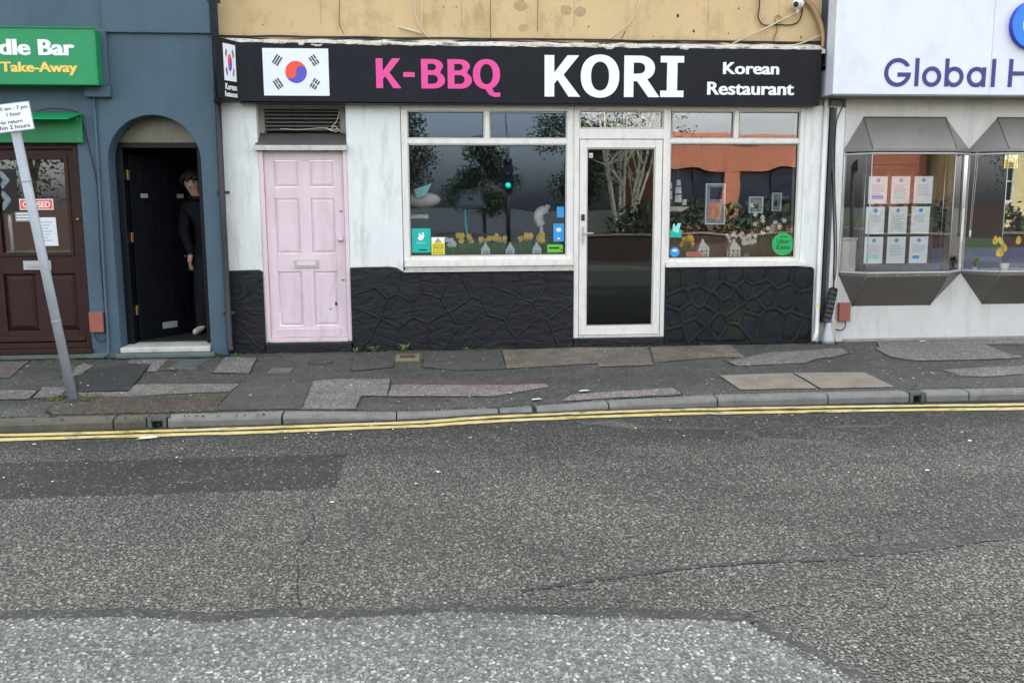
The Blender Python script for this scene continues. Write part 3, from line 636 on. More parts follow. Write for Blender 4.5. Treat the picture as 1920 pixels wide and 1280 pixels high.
t = quad_cover('stopcock_cover', 'sandy framed stopcock cover with rusty lid beside the black stone wall', 'cover', [(-.37, -.66), (-.13, -.66), (-.13, -.30), (-.37, -.30)], M['stop_frame'])
B('rusty_lid', M['rust'], t, (-.325, -.175, -.56, -.40, hgt(-.25, -.48)+.013, hgt(-.25, -.48)+.017))
t = thing('round_cover', 'dark round iron cover in the tarmac by the pink doorstep', 'cover', (-1.09, -.63, hgt(-1.09, -.63)))
bm = bmesh.new(); lathe(bm, (-1.09, -.63, hgt(-1.09, -.63)-.02), [(.13, 0), (.13, .027), (.118, .027), (.116, .023)], 28); obj('rim', bm, M['rust'], t)
bm = bmesh.new(); lathe(bm, (-1.09, -.63, hgt(-1.09, -.63)-.02), [(.112, 0), (.112, .026), (.10, .028)], 28); obj('lid', bm, M['gutter'], t)

# ------------------------------------------------------------------ left shop: blue-grey front with brown door and arched doorway
FB = -0.15
shopL = thing('blue_shop_building', 'blue grey painted shop front with arched doorway and brown shop door', 'building', (-3.4, 0, 0))
arc = circ(-2.688, 1.94, .443, .443, 26, 180, 0)
bm = bmesh.new()
prism(bm, [(-6.5, 0), (-4.42, 0), (-4.42, 2.13), (-3.41, 2.13), (-3.41, 0), (-3.131, 0)] + arc + [(-2.245, 0), (-2.075, 0), (-2.075, 11), (-6.5, 11)], FB, .2)
obj('wall', bm, M['blue'], shopL, bevel=.008)
B('upper_wall_band', M['blue'], shopL, (-3.085, -2.077, FB-.035, FB-.001, 3.15, 11), bevel=.006)
B('pilaster_strip', M['blue'], shopL, (-3.135, -3.055, FB-.06, FB-.001, 2.655, 3.17), bevel=.005)
B('corbel', M['blue'], shopL, (-3.285, -3.045, FB-.07, FB-.001, 2.545, 2.652), bevel=.005)
B('plinth', M['step_blue'], shopL, (-6.5, -3.135, FB-.03, FB-.001, -.1, .045), bevel=.008)
B('roof', M['dark'], shopL, (-6.5, -2.075, .2, 8, 10.4, 10.9))
# brown shop door
d = empty_part('shop_door', shopL, (-3.88, -.08, .05))
def frame_boxes(x0, x1, z0, z1, w, y0, y1, wb=None, wt=None):
    wb = w if wb is None else wb; wt = w if wt is None else wt
    return [(x0, x0+w, y0, y1, z0, z1), (x1-w, x1, y0, y1, z0, z1), (x0+w, x1-w, y0, y1, z1-wt, z1), (x0+w, x1-w, y0, y1, z0, z0+wb)]
B('frame', M['brown'], d, (-4.418, -4.34, -.11, .02, .03, 2.128), (-3.475, -3.412, -.11, .02, .03, 2.128), (-4.34, -3.475, -.11, .02, 2.06, 2.128), bevel=.004)
each('stile', M['brown'], d, (-4.335, -4.235, -.085, -.04, .16, 2.055), (-3.545, -3.48, -.085, -.04, .16, 2.055), bevel=.004)
each('rail', M['brown'], d, (-4.235, -3.545, -.085, -.04, 1.985, 2.055), (-4.235, -3.545, -.085, -.04, .845, 1.03), (-4.235, -3.545, -.085, -.04, .16, .275), (-3.935, -3.80, -.0845, -.04, .275, .845), bevel=.004)
B('glazing_bead', M['brown'], d, *frame_boxes(-4.245, -3.535, 1.02, 1.995, .035, -.10, -.086), bevel=.004)
for x0, x1 in ((-4.235, -3.935), (-3.80, -3.545)):
    bm = bmesh.new(); hexa(bm, [(x0, -.05, .275), (x1, -.05, .275), (x1, -.05, .845), (x0, -.05, .845), (x0+.05, -.078, .325), (x1-.05, -.078, .325), (x1-.05, -.078, .795), (x0+.05, -.078, .795)])
    obj('panel', bm, M['brown'], d, bevel=.003)
B('weather_bar', M['brown'], d, (-4.335, -3.48, -.115, -.0855, .165, .215), bevel=.008)
B('sill', M['brown'], d, (-4.41, -3.40, -.19, -.05, .05, .10), (-4.40, -3.42, -.13, -.04, .1005, .155), bevel=.006)
bm = bmesh.new(); box(bm, -4.21, -3.57, -.062, -.056, 1.055, 1.96); obj('pane', bm, M['glass_brown'], d)
lb = B('letterbox', M['galv'], d, (-4.03, -3.765, -.099, -.0855, .885, .975), bevel=.004)
B('flap', M['metal'], lb, (-3.985, -3.81, -.106, -.0995, .908, .952), bevel=.003)
B('latch', M['brass'], d, (-3.475, -3.455, -.135, -.111, 1.375, 1.392)); 
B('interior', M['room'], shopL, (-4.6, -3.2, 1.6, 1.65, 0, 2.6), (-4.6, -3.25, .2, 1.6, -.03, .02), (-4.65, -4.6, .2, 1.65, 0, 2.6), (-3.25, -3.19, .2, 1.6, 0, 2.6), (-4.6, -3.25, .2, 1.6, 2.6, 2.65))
# arched doorway
d = empty_part('arched_doorway', shopL, (-2.69, .2, .1))
B('door_frame', M['navy'], d, (-3.129, -3.06, .06, .199, .10, 2.08), (-2.33, -2.247, .06, .199, .10, 2.08), (-3.129, -2.247, .05, .19, 2.0805, 2.135), bevel=.004)
bm = bmesh.new(); prism(bm, [(-3.128, 2.136)] + [p for p in circ(-2.688, 1.94, .441, .441, 40, 180, 0) if p[1] > 2.137] + [(-2.248, 2.136)], .09, .12); obj('fanlight', bm, M['fanlight'], d)
B('threshold', M['concrete_step'], d, (-3.128, -2.248, -.19, .20, .045, .10), bevel=.012)
B('step', M['step_blue'], d, (-3.16, -2.20, -.235, -.155, -.1, .043), (-3.128, -2.248, -.15, .19, -.1, .043), bevel=.012)
# the open navy door, hinged on the left
hx, hy = -3.05, .215; ang = math.atan2(.66, .42); W_ = .775
door = bpy.data.objects.new('open_door', None); COL.objects.link(door); door.parent = d; door.matrix_parent_inverse = world_of(d).inverted()
door.location = (hx, hy, .115); door.rotation_euler = (0, 0, ang)
def on_door(name, m, *bxs, bevel=.003, parent=None):
    o = B(name, m, None, *bxs, bevel=bevel); o.parent = door; return o
on_door('leaf', M['navy'], (0, W_, .0, .035, .0, 1.915))
for x0, x1 in ((.10, .34), (.435, .675)):
    for z0, z1 in ((.18, .74), (.98, 1.46), (1.56, 1.80)):
        on_door('panel', M['navy'], *frame_boxes(x0, x1, z0, z1, .022, -.010, -.0005), (x0+.035, x1-.035, -.006, -.0005, z0+.035, z1-.035))
on_door('letter_plate', M['galv'], (.30, .50, -.008, -.0005, .085, .155))
on_door('number_plate', M['galv'], (.12, .21, -.007, -.0005, 1.475, 1.52)); on_door('number_plate', M['galv'], (.60, .69, -.007, -.0005, 1.475, 1.52))
on_door('door_handle', M['metal'], (.705, .735, -.012, -.0005, .68, .86), (.62, .735, -.05, -.035, .84, .86), (.712, .728, -.036, -.012, .845, .858))
for z in (.30, 1.05, 1.68):
    B('hinge', M['brass'], d, (-3.058, -3.046, .155, .214, z+.09, z+.19), bevel=.003)
B('hall', M['hall_cream'], shopL, (-2.245, -2.20, .2, 3.2, .06, 2.7), (-3.60, -3.55, .2, 3.2, .06, 2.7), (-3.55, -2.245, 3.2, 3.25, .06, 2.7), (-3.55, -2.245, .2, 3.2, 2.7, 2.75))
B('hall_floor', M['room_floor'], shopL, (-3.55, -2.245, .201, 3.2, .02, .112))
B('hall_return_wall', M['blue'], shopL, (-3.55, -3.13, .201, .25, .112, 2.7))

# green fascia of the left shop
s = thing('shop_sign', 'green shop fascia sign with white and yellow lettering on blue wall', 'sign', (-4.5, FB, 2.64))
B('board', M['green'], s, (-6.2, -3.105, -.345, FB-.002, 2.645, 3.155), bevel=.006)
B('edge_trim', M['green_awning'], s, (-6.2, -3.097, -.356, -.3455, 2.637, 2.650), (-6.2, -3.097, -.356, -.3455, 3.150, 3.163), (-3.108, -3.097, -.356, -.3455, 2.651, 3.149), bevel=.003)
WF = wallframe(-.346)
lettering('Noo', WF, (-4.42, -4.0, 2.905, 3.045), M['white_letter'], s, .018, dup=.006); lettering('dle Bar', WF, (-3.975, -3.302, 2.905, 3.05), M['white_letter'], s, .018, dup=.007)
lettering('Take-Away', WF, (-3.975, -3.285, 2.725, 2.845), M['yellow_text'], s, .018, dup=.004)
a = thing('door_canopy', 'green sheet canopy with sloping flap over the brown shop door', 'canopy', (-4.2, FB, 2.1))
B('face_panel', M['green_awning'], a, (-5.6, -3.335, -.20, FB-.002, 2.115, 2.385), bevel=.004)
bm = bmesh.new(); hexa(bm, [(-5.6, -.40, 2.318), (-3.39, -.40, 2.318), (-3.315, -.201, 2.388), (-5.6, -.201, 2.388), (-5.6, -.40, 2.326), (-3.39, -.40, 2.326), (-3.315, -.201, 2.396), (-5.6, -.201, 2.396)]); obj('flap', bm, M['green'], a)
for z in (2.15, 2.34): 
    bm = bmesh.new(); ball(bm, (-3.375, -.203, z), .008, .005, .008); obj('screw', bm, M['metal'], a)
# thin painted pipe, cable and boxes on the blue wall
tag(T('wall_conduit', M['blue'], None, [(-3.215, -.172, 2.545), (-3.22, -.172, 1.9), (-3.235, -.172, 1.0), (-3.245, -.172, .10), (-3.25, -.20, .04), (-3.29, -.24, .01)], .013), 'thin blue painted conduit running down between brown door and arch', 'conduit')
tag(T('cable', M['cable_b'], None, smooth_path([(-3.75, -.215, 2.405), (-3.6, -.21, 2.435), (-3.42, -.20, 2.42), (-3.345, -.175, 2.36), (-3.30, -.166, 2.1), (-3.245, -.166, 1.7), (-3.262, -.166, 1.0), (-3.258, -.166, .5), (-3.27, -.17, .25)]), .005, 6), 'black cable looping off the green canopy down the blue wall', 'cable')
def meter_box(label, x0, x1, z0, z1, y, loop):
    t = thing('meter_box', label, 'meter box', ((x0+x1)/2, y, z0), 'meter boxes on the walls')
    B('case', M['red_brown_box'], t, (x0, x1, y-.05, y-.001, z0, z1), bevel=.008)
    B('lid', M['red_brown_box'], t, (x0-.004, x1+.004, y-.062, y-.0505, z0-.004, z1+.006), bevel=.004)
    T('cable', M['cable_b'], t, smooth_path(loop), .006, 6); return t
meter_box('red brown meter box on blue wall beside the brown door', -3.395, -3.27, .27, .46, FB, [(-3.36, -.18, .268), (-3.355, -.18, .2), (-3.30, -.18, .165), (-3.255, -.175, .21), (-3.25, -.17, .35)])
# black downpipe between the two shops
t = thing('drainpipe', 'black drainpipe running down between blue shop and restaurant', 'drainpipe', (-2.04, -.1, 0))
T('upper_pipe', M['pipe_blue'], t, [(-2.035, -.19, 10.9), (-2.035, -.19, 2.56)], .036, 14)
T('lower_pipe', M['dark'], t, [(-2.045, -.185, 2.56), (-2.052, -.17, 1.2), (-2.05, -.17, .12), (-2.045, -.19, .085), (-2.03, -.25, .06)], .030, 14)
T('socket', M['dark'], t, [(-2.038, -.188, 2.62), (-2.04, -.188, 2.50)], .043, 14)
for z in (3.44, 1.62, .42): B('bracket', M['dark'], t, (-2.10, -1.985, -.19, -.12, z, z+.03), bevel=.004)

# ------------------------------------------------------------------ restaurant
rest = thing('restaurant_building', 'white and tan painted restaurant front with black stone base', 'building', (1, 0, 0))
each('wall', M['white_wall'], rest, (-2.074, -1.715, 0, .3, 0, 2.52), (-.835, -.285, 0, .3, 0, 2.52), (3.965, 4.165, 0, .3, 0, 2.52), (4.166, 4.40, .05, .3, 0, 2.6), bevel=.012)
B('beam', M['grime_grey'], rest, (-2.074, 4.40, .03, .33, 2.521, 3.14))
B('upper_wall', M['tan'], rest, (-2.074, 4.40, .05, .35, 3.142, 11.2))
B('roof', M['dark'], rest, (-2.074, 4.40, .35, 8, 10.6, 11.1))
B('pipe_chase', M['white_wall'], rest, (4.168, 4.215, -.02, .049, 0, 2.5), (4.30, 4.395, -.015, .049, 0, 2.5), bevel=.008)
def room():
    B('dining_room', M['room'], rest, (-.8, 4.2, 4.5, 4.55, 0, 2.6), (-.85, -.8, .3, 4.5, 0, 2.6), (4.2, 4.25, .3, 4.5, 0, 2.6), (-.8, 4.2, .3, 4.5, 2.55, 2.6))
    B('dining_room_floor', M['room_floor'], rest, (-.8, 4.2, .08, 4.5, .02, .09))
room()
# crumbling mortar ledge on top of the fascia
bm = bmesh.new(); n = 190; A = []
for k in range(n+1):
    x = -2.02+(4.09+2.02)*k/n
    j = lambda s: noise.noise((x*6+s, s*3.1, 0.5))
    top = 3.135+.012*j(1); mid = 3.10+.028*j(4)+.02*noise.noise((x*25, 2, 0)); fr = 3.075+.022*j(9)+.02*noise.noise((x*31, 7, 0))
    A.append([bm.verts.new(p) for p in ((x, .05, top+.01), (x, .01, top), (x, -.06+.02*j(3), mid), (x, -.135+.012*j(6), fr), (x, -.137, 3.03), (x, .05, 3.03))])
for a, b in zip(A, A[1:]):
    for k in range(5): bm.faces.new((a[k], a[k+1], b[k+1], b[k]))
obj('mortar_ledge', bm, M['mortar'], rest)
lbm = bmesh.new()
for k in range(95):
    x = random.uniform(-1.95, 4.02); ball(lbm, (x, random.uniform(-.13, -.06), 3.075+random.uniform(-.005, .02)), random.uniform(.025, .085), .03, random.uniform(.012, .03), 7, 5)
for v in lbm.verts: v.co += Vector((noise.noise(v.co*30), 0, noise.noise(v.co*30+Vector((5, 5, 5)))))*.015
obj('mortar_lump', lbm, M['mortar'], rest)['kind'] = 'stuff'

# stall risers of black painted crazy paving
def clip(poly, p, n):
    out = []
    for i, a in enumerate(poly):
        b = poly[(i+1) % len(poly)]; da = (a[0]-p[0])*n[0]+(a[1]-p[1])*n[1]; db = (b[0]-p[0])*n[0]+(b[1]-p[1])*n[1]
        if da <= 0: out.append(a)
        if (da < 0) != (db < 0):
            t = da/(da-db); out.append((a[0]+(b[0]-a[0])*t, a[1]+(b[1]-a[1])*t))
    return out
def cells(seeds, x0, x1, z0, z1):
    res = []
    for i, s in enumerate(seeds):
        poly = rect(x0, x1, z0, z1)
        for j, q in enumerate(seeds):
            if j == i: continue
            m = ((s[0]+q[0])/2, (s[1]+q[1])/2); poly = clip(poly, m, (q[0]-s[0], q[1]-s[1]))
            if len(poly) < 3: break
        if len(poly) >= 3: res.append(poly)
    return res
def inset(poly, d):
    res = poly
    n = len(poly)
    for i in range(n):
        a, b = poly[i], poly[(i+1) % n]; ln = math.hypot(b[0]-a[0], b[1]-a[1])
        if ln < 1e-6: continue
        nx, nz = (b[1]-a[1])/ln, -(b[0]-a[0])/ln
        res = clip(res, (a[0]-nx*d, a[1]-nz*d), (nx, nz))
        if len(res) < 3: return []
    return res
def chaikin(p):
    out = []
    for i, a in enumerate(p):
        b = p[(i+1) % len(p)]; out += [(a[0]*.75+b[0]*.25, a[1]*.75+b[1]*.25), (a[0]*.25+b[0]*.75, a[1]*.25+b[1]*.75)]
    return out
def riser(outline, seeds, ext, rib, lift, m, y=-.03, flat_=False, drop=0.0):
    e = empty_part('stall_riser', rest, ((ext[0]+ext[1])/2, 0, 0))
    bm = bmesh.new(); prism(bm, outline, y, .28); obj('backing', bm, m, e, bevel=.012)
    wob = lambda x, z, k: .014*noise.noise((x*7+k, z*7, k))
    rb = bmesh.new(); done = set()
    for poly in cells(seeds, *ext):
        p = inset(poly, rib*.12)
        if len(p) >= 3:
            p = chaikin(chaikin(p)); p = [(x+wob(x, z, 3), z+wob(x, z, 9)) for x, z in p]
            cx = sum(q[0] for q in p)/len(p); cz = sum(q[1] for q in p)/len(p)
            bm = bmesh.new(); n = len(p); dy = 0.0 if flat_ else random.uniform(-.003, .003)
            r0 = [bm.verts.new((x, y+(-.0012 if flat_ else .006), z)) for x, z in p]
            r1 = [bm.verts.new((cx+(x-cx)*.97, y-(.0014 if flat_ else .002)+dy, cz+(z-cz)*.95)) for x, z in p]
            r2 = [bm.verts.new((cx+(x-cx)*.55, y-(.0016 if flat_ else .003)+dy+(.0015 if flat_ else .006)*noise.noise((x*9, z*9, 1)), cz+(z-cz)*.55)) for x, z in p]
            c = bm.verts.new((cx, y-(.0016 if flat_ else .003)+dy, cz))
            for i in range(n):
                j = (i+1) % n
                bm.faces.new((r0[i], r0[j], r1[j], r1[i])); bm.faces.new((r1[i], r1[j], r2[j], r2[i])); bm.faces.new((r2[i], r2[j], c))
            obj('stone', bm, m, e, smooth=True)
        for i, a in enumerate(poly):
            b = poly[(i+1) % len(poly)]
            key = tuple(sorted(((round(a[0], 2), round(a[1], 2)), (round(b[0], 2), round(b[1], 2)))))
            if key in done: continue
            done.add(key)
            if any(abs(a[k]-v) < 1e-4 and abs(b[k]-v) < 1e-4 for k, v in ((0, ext[0]), (0, ext[1]), (1, ext[2]), (1, ext[3]))): continue
            ln = math.hypot(b[0]-a[0], b[1]-a[1])
            if ln < .02: continue
            if random.random() < drop: continue
            ns = max(3, int(ln/.05)); d = ((b[0]-a[0])/ln, (b[1]-a[1])/ln); nn = (-d[1], d[0]); R = []
            for k in range(ns+1):
                t = k/ns; x = a[0]+(b[0]-a[0])*t; z = a[1]+(b[1]-a[1])*t; ww = rib*.5*(1+.35*noise.noise((x*14, z*14, 4)))
                x += wob(x, z, 3); z += wob(x, z, 9); hh = lift*(1+.5*noise.noise((x*11, z*11, 8)))
                R.append([rb.verts.new((x+nn[0]*ww*s, y+.003-hh*q, z+nn[1]*ww*s)) for s, q in (((-1, 0), (-.5, .8), (0, 1), (.5, .8), (1, 0)) if flat_ else ((-1.15, -.1), (-.85, .95), (0, 1), (.85, .95), (1.15, -.1)))])
            for p_, q_ in zip(R, R[1:]):
                for k in range(4): rb.faces.new((p_[k], p_[k+1], q_[k+1], q_[k]))
    obj('pointing', rb, m, e, smooth=True)
    return e
rs = random.Random(3)
sR = [(3.30, .50), (3.28, .30), (2.74, .36), (3.52, .60), (3.02, .44), (2.56, .70), (2.66, .46), (2.58, .28), (2.62, .10), (2.78, .72), (2.98, .70), (3.22, .73), (3.48, .72), (3.75, .74), (4.0, .68), (2.86, .52), (2.95, .32), (2.80, .16), (2.90, .06), (3.14, .56), (3.20, .42), (3.08, .22), (3.24, .12), (3.36, .56), (3.44, .40), (3.40, .26), (3.58, .52), (3.66, .22), (3.84, .50), (4.02, .44), (3.92, .18), (4.06, .10)]
riser([(2.485, -.05), (4.13, -.05), (4.125, .80), (4.10, .825), (2.485, .835)], sR, (2.50, 4.11, .02, .815), .048, .012, M['riser_moss'])
sM = [(-.70, .75), (-.45, .72), (-.62, .52), (-.72, .28), (-.50, .14), (-.35, .42), (-.22, .68), (.02, .70), (-.05, .45), (-.18, .18), (.10, .20), (.25, .60), (.40, .38), (.48, .72), (.62, .16), (.72, .50), (.80, .72), (.95, .35), (1.05, .66), (1.12, .14), (1.25, .48), (1.38, .72), (1.40, .25), (.30, .06)]
riser([(-.832, -.05), (1.50, -.05), (1.50, .815), (-.28, .815), (-.36, .865), (-.44, .875), (-.832, .87)], sM, (-.80, 1.48, .02, .80), .030, .015, M['riser'], flat_=True, drop=.2)
sL = [(-1.95, .7), (-1.8, .55), (-2.0, .40), (-1.82, .25), (-1.97, .1)]
riser([(-2.07, -.05), (-1.72, -.05), (-1.72, .84), (-1.76, .856), (-2.07, .85)], sL, (-2.04, -1.73, .02, .82), .026, .012, M['riser'], flat_=True, drop=.2)
each('door_step', M['riser'], rest, (-1.712, -.836, -.07, .25, -.05, .098), (1.502, 2.482, -.04, .25, -.05, .09), bevel=.012)

# windows
def window(name, ext, panes, frames, mats, parent=rest):
    e = empty_part(name, parent, (ext[0], 0, ext[2]))
    B('frame', M['upvc'], e, *frames, bevel=.005)
    for p, m in zip(panes, mats):
        x0, x1, z0, z1 = p
        B('bead', M['upvc_dirty'], e, *frame_boxes(x0-.012, x1+.012, z0-.012, z1+.012, .012, .012, .034), bevel=.003)
        B('gasket', M['seal'], e, *frame_boxes(x0, x1, z0, z1, .005, .020, .044))
        B('pane', m, e, (x0+.005, x1-.005, .030, .036, z0+.005, z1-.005))
    return e
FY0, FY1 = .0, .07
w = window('window', (-.28, 1.5, .93, 2.5), [(-.205, .558, 2.185, 2.44), (.632, 1.412, 2.185, 2.435), (-.205, 1.412, .985, 2.108)],
  [(-.28, -.217, FY0, FY1, .932, 2.505), (1.424, 1.497, FY0, FY1, .932, 2.505), (-.217, 1.424, FY0, FY1, 2.452, 2.505), (-.217, 1.424, FY0+.001, FY1, 2.12, 2.173), (.57, .62, FY0+.002, FY1, 2.173, 2.452), (-.217, 1.424, FY0+.001, FY1, .932, .973)], [M['glass_l']]*3)
B('sill', M['upvc'], w, (-.275, 1.492, -.045, .06, .885, .931), (-.278, 1.494, -.055, .06, .872, .8845), bevel=.006)
B('sub_sill', M['upvc_dirty'], w, (-.27, 1.49, -.028, .06, .834, .8715), (-.285, 1.497, -.062, .06, .815, .8335), bevel=.004)
w = window('window', (2.485, 3.965, .84, 2.5), [(2.54, 3.185, 2.19, 2.45), (3.255, 3.90, 2.19, 2.45), (2.53, 3.90, .935, 2.12)],
  [(2.486, 2.518, FY0, FY1, .885, 2.505), (3.912, 3.963, FY0, FY1, .885, 2.505), (2.518, 3.912, FY0, FY1, 2.462, 2.505), (2.518, 3.912, FY0+.001, FY1, 2.132, 2.178), (3.197, 3.243, FY0+.002, FY1, 2.178, 2.462), (2.518, 3.912, FY0+.001, FY1, .885, .923)], [M['glass_rt'], M['glass_rt'], M['glass_r']])
B('sill', M['upvc'], w, (2.488, 4.03, -.05, .06, .836, .884), bevel=.006)
# glazed shop door with fanlight
d = empty_part('glass_door', rest, (2, 0, .1))
B('frame', M['upvc'], d, (1.498, 1.552, -.012, .08, .09, 2.505), (2.44, 2.485, -.012, .08, .09, 2.505), (1.552, 2.44, -.012, .08, 2.465, 2.505), (1.552, 2.44, -.011, .08, 2.172, 2.275), bevel=.005)
B('threshold', M['upvc_dirty'], d, (1.552, 2.44, -.03, .08, .092, .118), bevel=.004)
B('fanlight_bead', M['upvc_dirty'], d, *frame_boxes(1.553, 2.439, 2.276, 2.464, .015, .0, .03), bevel=.003)
B('fanlight_pane', M['glass_rt'], d, (1.568, 2.424, .030, .036, 2.291, 2.449))
leaf = B('leaf', M['upvc'], d, *frame_boxes(1.558, 2.434, .122, 2.166, .075, -.006, .06, wb=.09, wt=.085), bevel=.006)
B('bead', M['upvc_dirty'], leaf, *frame_boxes(1.6335, 2.3585, .2125, 2.0805, .012, .008, .03), bevel=.003)
B('gasket', M['seal'], leaf, *frame_boxes(1.646, 2.346, .225, 2.068, .005, .018, .04))
B('pane', M['glass_d'], leaf, (1.651, 2.341, .026, .032, .23, 2.063))
B('handle', M['metal'], leaf, (1.585, 1.607, -.016, -.0065, 1.12, 1.275), (1.588, 1.70, -.055, -.042, 1.195, 1.212), (1.589, 1.603, -.043, -.0165, 1.197, 1.21), bevel=.003)
B('keypad', M['dark'], leaf, (1.578, 1.612, -.022, -.0065, 1.335, 1.40), bevel=.003)
B('lock', M['metal'], leaf, (1.590, 1.604, -.012, -.0065, 1.09, 1.112))
B('door_notice', M['paper'], leaf, (1.66, 1.70, .020, .024, 1.985, 2.03)); B('door_notice_print', M['red_print'], leaf, (1.662, 1.698, .0185, .0195, 2.0, 2.012))

# pink panelled door, sloping hood and louvred vent
d = empty_part('pink_door', rest, (-1.27, 0, .1))
B('frame', M['pink'], d, (-1.7145, -1.672, .0, .10, .10, 2.052), (-.876, -.8355, .0, .10, .10, 2.052), bevel=.005)
B('threshold', M['pink_dirty'], d, (-1.672, -.876, -.02, .10, .099, .135), bevel=.006)
each('stile', M['pink'], d, (-1.668, -1.575, .04, .08, .14, 2.048), (-.975, -.880, .04, .08, .14, 2.048), (-1.335, -1.215, .0405, .08, .265, 1.955), bevel=.004)
each('rail', M['pink'], d, (-1.575, -.975, .04, .08, 1.955, 2.048), (-1.575, -.975, .04, .08, 1.58, 1.69), (-1.575, -.975, .04, .08, .83, 1.015), (-1.575, -.975, .04, .08, .14, .265), bevel=.004)
for x0, x1 in ((-1.575, -1.335), (-1.215, -.975)):
    for z0, z1 in ((1.69, 1.955), (1.015, 1.58), (.265, .83)):
        bm = bmesh.new(); q = .032
        hexa(bm, [(x0, .062, z0), (x1, .062, z0), (x1, .062, z1), (x0, .062, z1), (x0+q, .048, z0+q), (x1-q, .048, z0+q), (x1-q, .048, z1-q), (x0+q, .048, z1-q)])
        obj('panel', bm, M['pink'], d, bevel=.004)
B('kick_board', M['pink_dirty'], d, (-1.60, -.955, .028, .0395, .15, .235), bevel=.004)
lb = B('letterbox', M['upvc_dirty'], d, (-1.405, -1.155, .026, .0395, .868, .955), bevel=.004); B('flap', M['pink'], lb, (-1.375, -1.185, .019, .0255, .892, .932), bevel=.004)
kn = T('door_knob', M['pink_dirty'], d, [(-.925, .038, 1.155), (-.925, .0, 1.155), (-.925, -.02, 1.155)], [.012, .014, .022], 12); B('knob_plate', M['pink_dirty'], kn, (-.95, -.90, .034, .0395, 1.13, 1.20), bevel=.003)
for z in (1.45, .745): T('lock', M['metal'], d, [(-.913, .039, z), (-.913, .03, z)], .013, 12)
B('chip_mark', M['flag_black'], d, (-1.005, -.985, .0455, .0475, .475, .51)); B('chip_mark', M['grime_grey'], d, (-1.07, -1.04, .0455, .0475, .43, .445))
v = empty_part('door_hood', rest, (-1.28, 0, 2.05))
bm = bmesh.new(); prism_x(bm, [(.16, 2.235), (.16, 2.054), (-.055, 2.054), (-.055, 2.098)], -1.735, -.837); obj('sloping_top', bm, M['hood_top'], v, bevel=.004)
B('drip_edge', M['upvc_dirty'], v, (-1.745, -.825, -.068, -.056, 2.052, 2.103), bevel=.004)
v = empty_part('vent', rest, (-1.28, .1, 2.24))
B('surround', M['grime_grey'], v, (-1.714, -1.66, .13, .30, 2.237, 2.52), (-.905, -.837, .13, .30, 2.237, 2.52), (-1.66, -.905, .13, .30, 2.475, 2.52), bevel=.004)
B('duct_back', M['seal'], v, (-1.66, -.905, .27, .30, 2.2, 2.475))
for k in range(6):
    z = 2.262+k*.037
    bm = bmesh.new(); hexa(bm, [(-1.672, .12, z), (-.895, .12, z), (-.895, .19, z+.022), (-1.672, .19, z+.022), (-1.672, .118, z+.007), (-.895, .118, z+.007), (-.895, .19, z+.029), (-1.672, .19, z+.029)]); obj('slat', bm, M['louvre'], v)
for pts in ([(-.99, .11, 2.30), (-.95, .10, 2.33), (-.915, .10, 2.40), (-.905, .11, 2.47)], [(-1.04, .105, 2.29), (-.98, .09, 2.255), (-.93, .10, 2.28), (-.90, .11, 2.25)], [(-1.5, .11, 2.275), (-1.3, .105, 2.268), (-1.1, .11, 2.285), (-.97, .10, 2.27)], [(-1.0, .10, 2.27), (-.95, .085, 2.30), (-.92, .10, 2.26), (-.96, .10, 2.245)]):
    T('loose_wire', M['cable_w'], v, smooth_path(pts), .005, 6)

# ------------------------------------------------------------------ restaurant fascia sign
SY = -.14
s = thing('shop_sign', 'long black restaurant fascia with pink and white lettering and flag panel', 'sign', (1, 0, 2.5))
bm = bmesh.new(); n = 120; top = []
for k in range(n+1):
    x = 4.05-(4.05+1.855)*k/n; top.append((x, 3.067+.010*noise.noise((x*5, 3, 0))+.008*noise.noise((x*22, 1, 0)) + (.012 if x < -.8 else 0)))
prism(bm, [(-1.855, 2.522), (4.05, 2.508)] + top, SY, .029); obj('board', bm, M['black_sign'], s)
B('bottom_trim', M['dark'], s, (-1.853, 4.048, SY-.006, .0, 2.502, 2.5065), bevel=.002)
p0 = Vector((-1.857, SY, 0)); p1 = Vector((-2.0, SY-.24, 0)); U = (p0-p1).normalized(); N = Vector((U.y, -U.x, 0)); RF = (p1, U, Vector((0, 0, 1)), N); RL = (p0-p1).length
plate('return_board', [[(0, 2.53), (RL, 2.523), (RL, 3.085), (0, 3.095)]], RF, M['black_sign'], s, -.03, 0)
